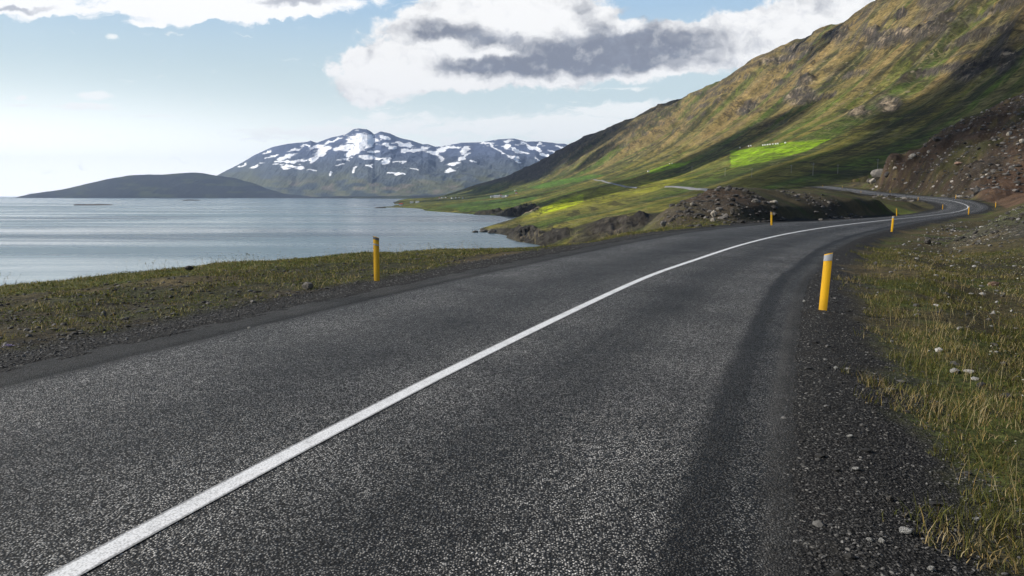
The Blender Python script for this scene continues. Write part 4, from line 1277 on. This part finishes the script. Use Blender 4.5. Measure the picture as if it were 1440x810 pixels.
put_rock("boulder", 1003, 312, 7, 6, RK_PALE, "broken cream block under the rounded cream boulder of the mound", "boulder", 16, G_B, 30, 110)
put_rock("boulder", 1012, 296, 10, 5, RK_GREY, "grey slab above the rounded cream boulder of the mound", "boulder", 17, G_B, 30, 110)
put_rock("boulder", 1030, 301, 7, 9, RK_DARK, "upright dark rock right of the cream boulder on the mound", "boulder", 18, G_B, 30, 110)
put_rock("boulder", 1064, 286, 13, 6.5, RK_GREY, "wide grey boulder on the right shoulder of the mound", "boulder", 19, G_B, 30, 120)
put_rock("boulder", 1076, 286, 8, 4, RK_DARK, "low dark boulder between two larger ones on the mound", "boulder", 20, G_B, 30, 120)
put_rock("boulder", 1088, 287, 12, 6, RK_PALE, "pale rounded boulder at the right end of the row on the mound", "boulder", 21, G_B, 30, 120)
put_rock("boulder", 974, 289, 7, 5, RK_PALE, "lone pale boulder on the left outline of the mound", "boulder", 22, G_B, 30, 120)
put_rock("boulder", 933, 317, 9, 6, RK_GREY, "grey boulder at the left foot of the mound by the road", "boulder", 23, G_B, 25, 120, d=44)
put_rock("boulder", 910, 326.5, 4, 3, RK_PALE, "small whitish boulder left of the mound beside the road", "boulder", 24, G_B, 25, 120, d=41)
put_rock("boulder", 1305, 343.5, 9, 8, RK_DARK, "round dark boulder in the grassy dip right of the road", "boulder", 25, G_B, 15, 100)
put_rock("boulder", 1232, 372, 6, 5, RK_GREY, "small grey boulder in the grass above the near right verge", "boulder", 27, G_B, 10, 100)
put_rock("boulder", 1400, 403, 18, 8, RK_RUST, "reddish flat boulder at the foot of the rocky bank on the right", "boulder", 26, G_B, 10, 60)
put_rock("boulder", 265, 379, 12, 6.5, RK_DARK, "small black boulder on the skyline of the seaward verge", "boulder", 30, G_B, 8, 60, d=19.2)
put_rock("boulder", 432, 407, 17, 12, RK_GREY, "dull grey boulder half sunk in the seaward verge", "boulder", 31, G_B, 8, 40)
for i, (px, py, w, h, d) in enumerate([(124, 289, 58, 2.6, 2560), (265, 281.6, 28, 1.6, 5200)]):
    o = put_rock("skerry", px, py, w, h, RK_DARK, ["long low dark skerry in the bay left of the photo", "thin distant skerry right of the long one in the bay"][i], "skerry", 40 + i, "skerries in the bay", d=d, sub=4)
    o.location.z = SEA; o.scale.z *= 1.4; o.scale.y *= .4
for i, (px, py, w, h) in enumerate([(668, 326.5, 9, 3.5), (680, 326, 12, 4.5), (692, 327.5, 15, 7), (700, 321, 12, 5), (533, 292.5, 18, 2)]):
    d = (30 / (py - 275.5)) * F
    o = put_rock("shore_rock", px, py, w, h, RK_DARK,
                 ["outermost small black rock awash off the headland", "second black rock out from the headland tip", "largest black rock at the tip of the headland",
                  "black rock on the north side of the headland tip", "low black rocks at the end of the far grassy spit"][i], "rock", 50 + i, "rocks along the shore", d=d)
    o.location.z = SEA + .2 * h / F * d
# pale stones on the gravel
stones = [(1205, 662, 13, 5, "flat white stone alone at mid height on the right gravel shoulder"), (1276, 751, 23, 9, "largest white stone low on the right gravel shoulder"),
          (1223, 762, 9, 6, "round white stone left of a similar one below the largest white stone"), (1241, 764, 10, 7, "round white stone right of its twin near the bottom of the shoulder"),
          (1252, 705, 11, 9, "greyish stone above the largest white stone on the shoulder"), (1196, 615, 9, 4, "thin white chip on the upper right gravel shoulder"),
          (1310, 803, 11, 7, "white stone at the bottom edge right of the shoulder"), (1375, 733, 14, 5, "flat white stone at the edge of the grass low on the right"),
          (1272, 727, 13, 5, "dull greenish flat stone just above the largest white stone"), (1176, 519, 6, 4, "small white stone near the grass below the leaning post"),
          (1161, 507, 5, 3, "tiny white stone farther up the shoulder below the leaning post"), (350, 462, 6, 2.4, "white chip lying on the asphalt left of the centre line"),
          (1131, 425, 5, 3.5, "white stone left of the foot of the leaning post"), (1289, 771, 7, 5, "small grey stone under the largest white stone"), (1320, 731, 9, 4, "pinkish small stone right of the dull greenish one")]
for i, (px, py, w, h, lab) in enumerate(stones):
    mt = RK_WHITE if i not in (4, 8, 13, 14) else (RK_GREY if i in (4, 8, 13) else RK_RUST)
    if px == 350:
        p = on_plane(px, py, .0)
        o = put_rock("stone", px, py, w, h, mt, lab, "stone", 70 + i, "pale stones by the road", d=p[1])
    else:
        o = put_rock("stone", px, py, w, h, mt, lab, "stone", 70 + i, "pale stones by the road", 2, 40)


# ------------------------------------------------------------------ farm houses, poles, bales
WALLW = simple("white_render", (.78, .78, .76), .8, .2, .5, .1)
ROOFM = simple("grey_metal_roof", (.30, .31, .33), .5, .4, .5, .15)
ROOFR = simple("red_metal_roof", (.30, .06, .04), .5, .4, .5, .15)
WINM = simple("dark_glass", (.03, .035, .04), .2, .5, .5, .1)
WOOD = simple("weathered_pole_wood", (.30, .28, .25), .9, .1, 3, .3)
CER = simple("insulator_ceramic", (.30, .30, .32), .3, .5, 3, .1)
WRAP = simple("white_bale_wrap", (.80, .82, .80), .45, .4, 3, .12)


def add_box(bm, c, s_):
    r_ = bmesh.ops.create_cube(bm, size=1.0)
    for v in r_['verts']: v.co = Vector((v.co.x * s_[0] + c[0], v.co.y * s_[1] + c[1], v.co.z * s_[2] + c[2]))


def house(L, Wd, Hh, roofm):
    root = link("farm_house", None)
    bm = bmesh.new()
    add_box(bm, (0, 0, Hh / 2 - 1), (L, Wd, Hh + 2))
    rz = Hh + Wd * .38
    vs_ = [bm.verts.new(v) for v in ((-L / 2, -Wd / 2, Hh), (-L / 2, Wd / 2, Hh), (-L / 2, 0, rz), (L / 2, -Wd / 2, Hh), (L / 2, Wd / 2, Hh), (L / 2, 0, rz))]
    bm.faces.new((vs_[0], vs_[1], vs_[2])); bm.faces.new((vs_[3], vs_[5], vs_[4]))
    bm_obj("wall", bm, WALLW, root)
    bm = bmesh.new()
    for s_ in (-1, 1):
        a = [(-L / 2 - .4, s_ * (Wd / 2 + .5), Hh - .35), (L / 2 + .4, s_ * (Wd / 2 + .5), Hh - .35), (L / 2 + .4, 0, rz + .06), (-L / 2 - .4, 0, rz + .06)]
        lo_ = [bm.verts.new(v) for v in a]; hi_ = [bm.verts.new((v[0], v[1], v[2] + .2)) for v in a]
        bm.faces.new(lo_); bm.faces.new(hi_)
        for k in range(4): bm.faces.new((lo_[k], lo_[(k + 1) % 4], hi_[(k + 1) % 4], hi_[k]))
    bm_obj("roof", bm, roofm, root)
    for k in range(3):
        bm = bmesh.new(); add_box(bm, (-L / 2 + L * (k + .5) / 3, -Wd / 2 - .02, Hh * .55), (1.4, .12, 1.3)); bm_obj("window", bm, WINM, root)
    bm = bmesh.new(); add_box(bm, (L * .33, -Wd / 2 - .02, 1.05 + 0), (1.0, .1, 2.1)); bm_obj("door", bm, ROOFR, root)
    return root


hA, hB, hC = house(16, 9, 4.5, ROOFM), house(26, 12, 5, ROOFM), house(11, 8, 5.5, ROOFR)
first_h = set()


def put_house(proto, px, py, rz_, label, group, k=1.0, d=None):
    global first_h
    p = hit(px, py, lo=700) if d is None else at(px, py, d)
    if p is None: return
    o = proto if id(proto) not in first_h else copy_tree(proto)
    first_h.add(id(proto))
    o.location = (p[0], p[1], p[2])
    o.rotation_euler = (0, 0, R(rz_)); k *= .72; o.scale = (k, k, k)
    tag(o, label, "house", group)


GF, GV = "farm buildings on the green fields", "houses of the far village"
put_house(hA, 692, 277.5, 10, "leftmost small white building of the farm cluster on the green fields", GF, .9)
put_house(hB, 699, 277.8, -8, "long white barn in the middle of the farm cluster on the green fields", GF)
put_house(hC, 704, 276.6, 20, "tall narrow house standing behind the long barn of the farm cluster", GF)
put_house(hA, 708, 278, 0, "white building at the right front of the farm cluster", GF, 1.0)
put_house(hA, 713, 276.6, 35, "rightmost white building of the farm cluster", GF, .8)
put_house(hC, 726, 272.5, 0, "small lone house up slope to the right of the farm cluster", GF, .8)
put_house(hA, 725, 268.6, 15, "highest lone farm house above the fields near the dark ridge", GF, .6)
put_house(hC, 564, 289.5, 0, "lone white house near the tip of the grassy spit", GF, 1.2)
put_house(hA, 579, 285.6, 5, "left one of two white houses on the spit", GF, 1.0)
put_house(hA, 587, 285.2, -10, "right one of two white houses on the spit", GF, 1.1)
put_house(hA, 912, 241.5, 20, "white shed at the left corner of the small bright field", GF, .33)
for i, px in enumerate((618, 622, 627, 636, 641, 646, 651)):
    put_house(hA if i % 2 else hC, px, 279.3 - (i % 3) * .5, i * 17, "tiny white house of the scattered village at the mountain foot", GV, .8)
for i, px in enumerate((186, 191, 199)):
    put_house(hB, px, 273.0 + .4 * (i % 2), i * 20, "speck of a white farm building on the slope of the low dark hill", "farm on the low dark hill", 1.7, d=12300)


def pole_proto():
    root = link("utility_pole", None)
    bm = bmesh.new()
    bmesh.ops.create_cone(bm, cap_ends=True, segments=10, radius1=.20, radius2=.13, depth=10, matrix=Matrix.Translation((0, 0, 4)))
    bm_obj("pole", bm, WOOD, root, False)
    bm = bmesh.new(); add_box(bm, (0, .15, 8.3), (2.6, .16, .2)); bm_obj("crossarm", bm, WOOD, root)
    for xx in (-1.2, 0, 1.2):
        bm = bmesh.new()
        bmesh.ops.create_cone(bm, cap_ends=True, segments=8, radius1=.10, radius2=.06, depth=.4, matrix=Matrix.Translation((xx, .15, 8.6 if xx else 9.2)))
        bm_obj("insulator", bm, CER, root)
    return root


pp = pole_proto()
for i, (px, py, k, lab) in enumerate([(1143, 247, 1.0, "tallest looking wooden utility pole on the slope right of the bright field"), (1234, 238.5, .8, "wooden utility pole just above the largest boulder"),
                                      (1057, 249.5, .85, "wooden utility pole below the middle of the bright field"), (1019.5, 247.5, .85, "wooden utility pole under the left corner of the bright field"),
                                      (973, 241.5, .8, "leftmost wooden utility pole on the green slope"), (1112.5, 243.5, .7, "short looking wooden utility pole left of the tallest one"),
                                      (1178, 244, .7, "faint wooden utility pole right of the tallest one")]):
    p = hit(px, py, lo=430)
    o = pp if i == 0 else copy_tree(pp)
    o.location = tuple(p); o.rotation_euler = (0, 0, R(20)); o.scale = (k * .9, k * .9, k * .9)
    tag(o, lab, "utility pole", "utility poles across the slope")

bm = bmesh.new()
bmesh.ops.create_cone(bm, cap_ends=True, segments=20, radius1=.75, radius2=.75, depth=1.4, matrix=Matrix.Rotation(math.pi / 2, 4, 'X') @ Matrix.Identity(4))
bmesh.ops.bevel(bm, geom=[e_ for e_ in bm.edges if e_.calc_face_angle(0) > 1], offset=.12, segments=3, affect='EDGES')
bmesh.ops.translate(bm, vec=(0, 0, .72), verts=bm.verts)
bale = bm_obj("hay_bale", bm, WRAP, None, True)
bpx = [(1040.5, 208.6), (1053, 206.8), (1056, 206.4), (1073, 205.4), (1076, 205.1), (1079.5, 204.9), (1083, 204.6), (1087, 204.2), (1091, 203.8), (1094, 203.4), (1104.5, 202.3), (941.5, 231.2), (945, 230.8)]
blab = {0: "lone white wrapped bale at the left of the row above the bright field", 10: "lone white wrapped bale at the right of the row above the bright field",
        11: "left one of two white wrapped bales above the small bright field", 12: "right one of two white wrapped bales above the small bright field"}
for i, (px, py) in enumerate(bpx):
    p = hit(px, py, lo=450)
    o = bale if i == 0 else bale.copy()
    if i: C.objects.link(o)
    o.location = tuple(p + np.array([0, 0, .2])); o.rotation_euler = (0, 0, R(i * 47)); o.scale = (1.15,) * 3
    tag(o, blab.get(i, "white wrapped hay bale in the row along the upper edge of the bright field"), "hay bale", "white wrapped bales by the hay fields")


# ------------------------------------------------------------------ loose gravel, rubble, grass, flowers
def ico(sub=1):
    bm = bmesh.new(); bmesh.ops.create_icosphere(bm, subdivisions=sub, radius=1.0)
    bm.verts.ensure_lookup_table()
    V = np.array([v.co[:] for v in bm.verts]); Fc = np.array([[v.index for v in f.verts] for f in bm.faces]); bm.free()
    return V, Fc


IV, IF = ico(1)


def scatter_stones(name, P, size, cols, mat, squash=.6, sink=.2):
    n = len(P)
    jit = 1 + .55 * (rng.random((n, len(IV), 1)) - .5)
    V = IV[None] * jit
    an = rng.random(n) * 6.28
    sx_, sy_, sz_ = (.75 + .6 * rng.random(n)), (.6 + .5 * rng.random(n)), squash * (.6 + .6 * rng.random(n))
    V = V * np.stack([sx_, sy_, sz_], 1)[:, None] * size[:, None, None]
    ca, sa = np.cos(an)[:, None], np.sin(an)[:, None]
    X = V[..., 0] * ca - V[..., 1] * sa; Y = V[..., 0] * sa + V[..., 1] * ca
    V = np.stack([X, Y, V[..., 2] + (size * squash * (.5 - sink))[:, None]], 2) + P[:, None]
    Fc = (IF[None] + (np.arange(n) * len(IV))[:, None, None]).reshape(-1, 3)
    me = mesh_np(name, V.reshape(-1, 3), Fc, mat, False)
    attr(me, 'Col', np.repeat(cols, len(IV), 0), 'FLOAT_COLOR')
    o = link(name, me); o['kind'] = 'stuff'
    return o


vm, N, B = new_mat("stone_bits")
N.t.links.new(N.n('ShaderNodeAttribute', attribute_name='Col').outputs['Color'], B.inputs['Base Color'])
B.inputs['Roughness'].default_value = .85


def road_pt(n, y0, y1, t0, t1, power=1.0):
    """random points beside the road: between stations y0..y1 and offsets t0..t1"""
    ys = y0 * (y1 / y0) ** (rng.random(n) ** power)
    s_ = np.interp(ys, CL[:, 1], S)
    t_ = t0 + (t1 - t0) * rng.random(n)
    x_ = np.interp(s_, S, CL[:, 0]) + np.interp(s_, S, NL[:, 0]) * t_
    y_ = np.interp(s_, S, CL[:, 1]) + np.interp(s_, S, NL[:, 1]) * t_
    return x_, y_, t_


def pack(x_, y_, dz=0.0):
    return np.stack([x_, y_, terrain(x_, y_) + dz], 1)


def greys(n, lo_, hi_, p=2.0, tint=(1, .98, .95)):
    v = lo_ + (hi_ - lo_) * rng.random(n) ** p
    return v[:, None] * np.array(tint)[None]


x_, y_, t_ = road_pt(20000, 2.6, 26, -2.95, -4.4)
sz = .004 + .008 * rng.random(len(x_)) ** 3
big_ = rng.random(len(x_)) < .006
sz[big_] = .018 + .02 * rng.random(big_.sum())
scatter_stones("loose_gravel", pack(x_, y_), sz, greys(len(x_), .014, .17, 4.0), vm)
x_, y_, t_ = road_pt(9000, 5.5, 34, 4.3, 5.7)
sz = .006 + .014 * rng.random(len(x_)) ** 2
scatter_stones("loose_gravel", pack(x_, y_), sz, greys(len(x_), .02, .16, 2.5), vm)
# rubble on the verge soil, the mound and the banks
x_, y_, t_ = road_pt(9000, 6, 45, 5.3, 11)
sz = .008 + .045 * rng.random(len(x_)) ** 7
scatter_stones("verge_rubble", pack(x_, y_), sz, greys(len(x_), .022, .14, 2.5, (1, .95, .88)), vm)
x_, y_, t_ = road_pt(9000, 7, 70, -4.6, -22)
sz = (.010 + .07 * rng.random(len(x_)) ** 9) * np.interp(y_, [7, 60], [.7, 2.0])
scatter_stones("verge_rubble", pack(x_, y_), sz, greys(len(x_), .025, .34, 2.2), vm)


def rubble_px(n, px0, px1, d0, d1, smin, smax, lo_, hi_, pw, thr=.35):
    u_ = px0 + (px1 - px0) * rng.random(n); d_ = d0 * (d1 / d0) ** rng.random(n)
    X_ = (u_ - 720) / F * d_
    k = (rubble_mask(X_, d_) > thr) & (edge_dist(X_, d_) < 3) & (vnoise(X_ / 3, d_ / 3, 5) > .3)
    tt_, _ = road_coords(X_, d_)
    k &= np.abs(tt_) > 5.0
    X_, d_ = X_[k], d_[k]
    sz_ = smin + (smax - smin) * rng.random(len(X_)) ** 9
    return pack(X_, d_), sz_, greys(len(X_), lo_, hi_, pw, (1, .93, .85))


P_, s2, c2 = rubble_px(9000, 930, 1300, 44, 100, .03, .30, .020, .13, 3.0)
scatter_stones("mound_rubble", P_, s2, c2, vm)
P_, s2, c2 = rubble_px(14000, 1300, 1700, 22, 60, .02, .13, .020, .16, 3.6, .3)
scatter_stones("bank_rubble", P_, s2, c2, vm)
P_, s2, c2 = rubble_px(24000, 1220, 1700, 200, 345, .08, .85, .022, .30, 3.6, .4)
scatter_stones("cutting_rubble", P_, s2, c2, vm)

gmt, N, B = new_mat("grass_blades")
gc_ = N.n('ShaderNodeAttribute', attribute_name='Col').outputs['Color']
N.t.links.new(gc_, B.inputs['Base Color'])
B.inputs['Roughness'].default_value = .6
B.inputs['Specular IOR Level'].default_value = .25
tr = N.n('ShaderNodeBsdfTranslucent', {'Color': gc_})
mx = N.n('ShaderNodeMixShader', {0: .3, 1: B.outputs[0], 2: tr.outputs[0]})
N.t.links.new(mx.outputs[0], [n for n in N.t.nodes if n.type == 'OUTPUT_MATERIAL'][0].inputs[0])


def blades(name, P, h, w, cols, lean=.35, heads=False):
    n = len(P)
    if n == 0: return
    an = rng.random(n) * 6.28
    ld = rng.random(n) * 6.28
    ln = lean * h * (.3 + rng.random(n))
    ax = np.stack([np.cos(an), np.sin(an), np.zeros(n)], 1) * w[:, None] * .5
    ldv = np.stack([np.cos(ld), np.sin(ld), np.zeros(n)], 1) * ln[:, None]
    up = np.array([0, 0, 1.0])[None] * h[:, None]
    V = [P - ax, P + ax, P + ldv * .28 + up * .5 + ax * .8, P + ldv * .28 + up * .5 - ax * .8, P + ldv + up * .96 + ax * .25, P + ldv + up * .96 - ax * .25]
    V = np.stack(V, 1)
    b = np.arange(n)[:, None] * 6
    Fq = np.concatenate([b + np.array([[0, 1, 2, 3]]), b + np.array([[3, 2, 4, 5]])], 0)
    Cc = np.repeat(cols, 6, 0)
    V = V.reshape(-1, 3)
    if heads:
        tip = P + ldv + up * .96
        hw, hh_ = w * 2.6, h * .10
        H = [tip - up * .02 - ax * 0, tip + np.stack([hw * .5, 0 * hw, hh_ * .5], 1), tip + np.stack([0 * hw, 0 * hw, hh_], 1), tip + np.stack([-hw * .5, 0 * hw, hh_ * .5], 1)]
        H = np.stack(H, 1).reshape(-1, 3)
        b = np.arange(n)[:, None] * 4 + len(V)
        Fq = np.concatenate([Fq, b + np.array([[0, 1, 2, 3]])], 0)
        V = np.concatenate([V, H]); Cc = np.concatenate([Cc, np.repeat(cols * 1.2, 4, 0)])
    me = mesh_np(name, V, Fq, gmt, False)
    attr(me, 'Col', np.clip(Cc, 0, 1), 'FLOAT_COLOR')
    o = link(name, me); o['kind'] = 'stuff'
    return o


def gcols(n, dryk):
    g1 = np.array([.052, .064, .014]); g2 = np.array([.135, .128, .026]); d1 = np.array([.24, .165, .05]); d2 = np.array([.34, .29, .17])
    a = rng.random(n)[:, None]; b = rng.random(n)[:, None]
    gr = g1 * a + g2 * (1 - a); dr = d1 * b + d2 * (1 - b)
    return np.where((rng.random(n) < dryk)[:, None], dr, gr) * (.65 + .7 * rng.random(n))[:, None]


# tufted turf on the right verge
x_, y_, t_ = road_pt(240000, 2.4, 34, -3.55, -13, .85)
cl_ = fbm(x_ / .55, y_ / .55, 3, 701) + .5 * fbm(x_ / 2.4, y_ / 2.4, 5, 201)
ok = (cl_ > -.05 + .6 * sstep(-4.4, -3.6, t_) + .1 * rng.random(len(x_)))
x_, y_, t_, cl_ = x_[ok], y_[ok], t_[ok], cl_[ok]
n = len(x_)
h_ = (.020 + .070 * rng.random(n) ** 1.9) * (1 + .9 * np.clip(cl_, 0, 1))
drk = .10 + .42 * sstep(-.1, .3, fbm(x_ / 1.6, y_ / 1.6, 3, 711))
blades("verge_grass", pack(x_, y_, -.008), h_, .0030 + .0026 * rng.random(n) + y_ * .00022, gcols(n, drk), .6)
# leafy ground cover and moss between the blades
def leaves(name, x_, y_, s0, s1, palette):
    n = len(x_)
    P = pack(x_, y_, .006 + .02 * rng.random(n))
    sz_ = (s0 + (s1 - s0) * rng.random(n) ** 2) * np.interp(y_, [3, 40], [1, 2.6])
    an = rng.random(n) * 6.28; ti = rng.normal(0, .5, (n, 2))
    V = []
    for k, (a, r1) in enumerate(((0, 1.0), (1.57, .5), (3.14, .8), (4.71, .5))):
        dx, dy = np.cos(an + a) * sz_ * r1, np.sin(an + a) * sz_ * r1
        V.append(P + np.stack([dx, dy, dx * ti[:, 0] + dy * ti[:, 1] + .3 * sz_], 1))
    V = np.stack(V, 1).reshape(-1, 3)
    me = mesh_np(name, V, np.arange(n * 4).reshape(n, 4), gmt, False)
    c = np.array(palette)[rng.integers(0, len(palette), n)] * (.6 + .8 * rng.random(n))[:, None]
    attr(me, 'Col', np.repeat(c, 4, 0), 'FLOAT_COLOR')
    link(name, me)['kind'] = 'stuff'


PAL = [(.050, .070, .014), (.085, .105, .018), (.13, .135, .022), (.035, .045, .014), (.10, .065, .025), (.16, .12, .05)]
x_, y_, t_ = road_pt(110000, 2.6, 42, -3.9, -15, .85)
ok = fbm(x_ / .45, y_ / .45, 3, 771) + .6 * fbm(x_ / 2.4, y_ / 2.4, 5, 201) > .0 + .5 * sstep(-4.6, -3.9, t_)
leaves("ground_cover", x_[ok], y_[ok], .005, .014, PAL)
x_, y_, t_ = road_pt(80000, 6, 48, 5.2, 14, .85)
ee = edge_dist(x_, y_)
ok = (ee < .6) & (fbm(x_ / .6, y_ / .6, 3, 772) + .6 * fbm(x_ / 2.4, y_ / 2.4, 5, 201) + .35 * sstep(-6, -2, ee) > -.02 + .5 * sstep(6.2, 5.1, t_))
leaves("ground_cover", x_[ok], y_[ok], .008, .018, PAL[:4] + [(.15, .16, .03), (.11, .075, .03)])
# tall dry stems
x_, y_, t_ = road_pt(3800, 3.4, 26, -4.1, -8.5, .9)
cl_ = fbm(x_ / .8, y_ / .8, 3, 721) + .35 * np.exp(-((t_ + 4.7) / .7)**2) * (y_ < 12)
ok = cl_ > .22
x_, y_ = x_[ok], y_[ok]; n = len(x_)
blades("dry_stems", pack(x_, y_, -.01), .16 + .22 * rng.random(n), .0025 + y_ * .00012 + 0 * x_, gcols(n, .93) * 1.1, .5, True)
# seaward verge turf
x_, y_, t_ = road_pt(90000, 5.5, 48, 5.1, 14, .9)
ee = edge_dist(x_, y_)
cl_ = fbm(x_ / .7, y_ / .7, 3, 731) + .6 * fbm(x_ / 2.4, y_ / 2.4, 5, 201)
ok = (ee < .6) & (cl_ + .55 * sstep(-5.0, -1.5, ee) > .14 + .5 * sstep(6.2, 5.1, t_))
x_, y_, cl_ = x_[ok], y_[ok], cl_[ok]; n = len(x_)
h_ = (.018 + .07 * rng.random(n) ** 1.8) * (.6 + .9 * np.clip(.5 + fbm(x_ / .5, y_ / .5, 2, 733), 0, 1.2))
blades("seaward_grass", pack(x_, y_, -.008), h_, .0035 + .003 * rng.random(n) + y_ * .0003, gcols(n, .25) * 1.25, .6)
# thin flowering grasses against the sea
m_ = 1500
k_ = rng.integers(0, 10, m_)
Ep = []
Ea = EDGE[2:14]
L_e = np.concatenate([[0], np.cumsum(np.linalg.norm(np.diff(Ea, axis=0), axis=1))])
w_ = rng.random(m_)
s_e = L_e[-1] * (0.18 + .8 * w_)
ex, ey = np.interp(s_e, L_e, Ea[:, 0]), np.interp(s_e, L_e, Ea[:, 1])
ex += rng.normal(0, .5, m_) + .6; ey += rng.normal(0, .5, m_) - .3
ok = fbm(s_e / 1.5, s_e * 0, 3, 741) + rng.random(m_) * .25 > -.02
ex, ey = ex[ok], ey[ok]; n = len(ex)
blades("skyline_grass", pack(ex, ey, -.02), .14 + .20 * rng.random(n), .0035 + ey * .00018, gcols(n, .8) * .8, .55, True)
# small pale flowers in the right dip
x_, y_, t_ = road_pt(9000, 5, 60, -5.2, -20, .8)
cl_ = fbm(x_ / 1.8, y_ / 1.8, 4, 751)
ok = cl_ > .12
x_, y_ = x_[ok], y_[ok]; n = len(x_)
Pf = pack(x_, y_, .05 + .05 * rng.random(n))
r_ = (.007 + .008 * rng.random(n)) * np.interp(y_, [5, 50], [1, 2.4])
an = rng.random(n) * 6.28
tl = rng.normal(0, .35, (n, 2))
fv = []
for k in range(5):
    a_k = an + k * 2 * math.pi / 5
    dx, dy = np.cos(a_k) * r_, np.sin(a_k) * r_
    fv.append(Pf + np.stack([dx, dy, dx * tl[:, 0] + dy * tl[:, 1]], 1))
fv = np.stack(fv, 1).reshape(-1, 3)
fme = mesh_np("white_flowers", fv, np.arange(n * 5).reshape(n, 5), gmt, False)
attr(fme, 'Col', np.repeat(np.array([[.62, .62, .52]]) * (.5 + .5 * rng.random(n))[:, None], 5, 0), 'FLOAT_COLOR')
link("white_flowers", fme)['kind'] = 'stuff'
# a lilac cushion of flowers on the left shoulder
p = hit(13, 488, 4, 30)
bm = bmesh.new()
rg = random.Random(5)
for k in range(60):
    c_ = Vector((rg.gauss(0, .03), rg.gauss(0, .02), .012 + rg.random() * .02))
    vs_ = [bm.verts.new(c_ + Vector((math.cos(q * 1.2566) * .006, math.sin(q * 1.2566) * .006, rg.uniform(-.003, .003)))) for q in range(5)]
    bm.faces.new(vs_)
lil = bm_obj("flower_cushion", bm, simple("lilac_petals", (.45, .38, .62), .7, .2, 20, .2))
lil.location = tuple(p)
tag(lil, "tiny cushion of lilac flowers on the gravel at the far left", "flowers")
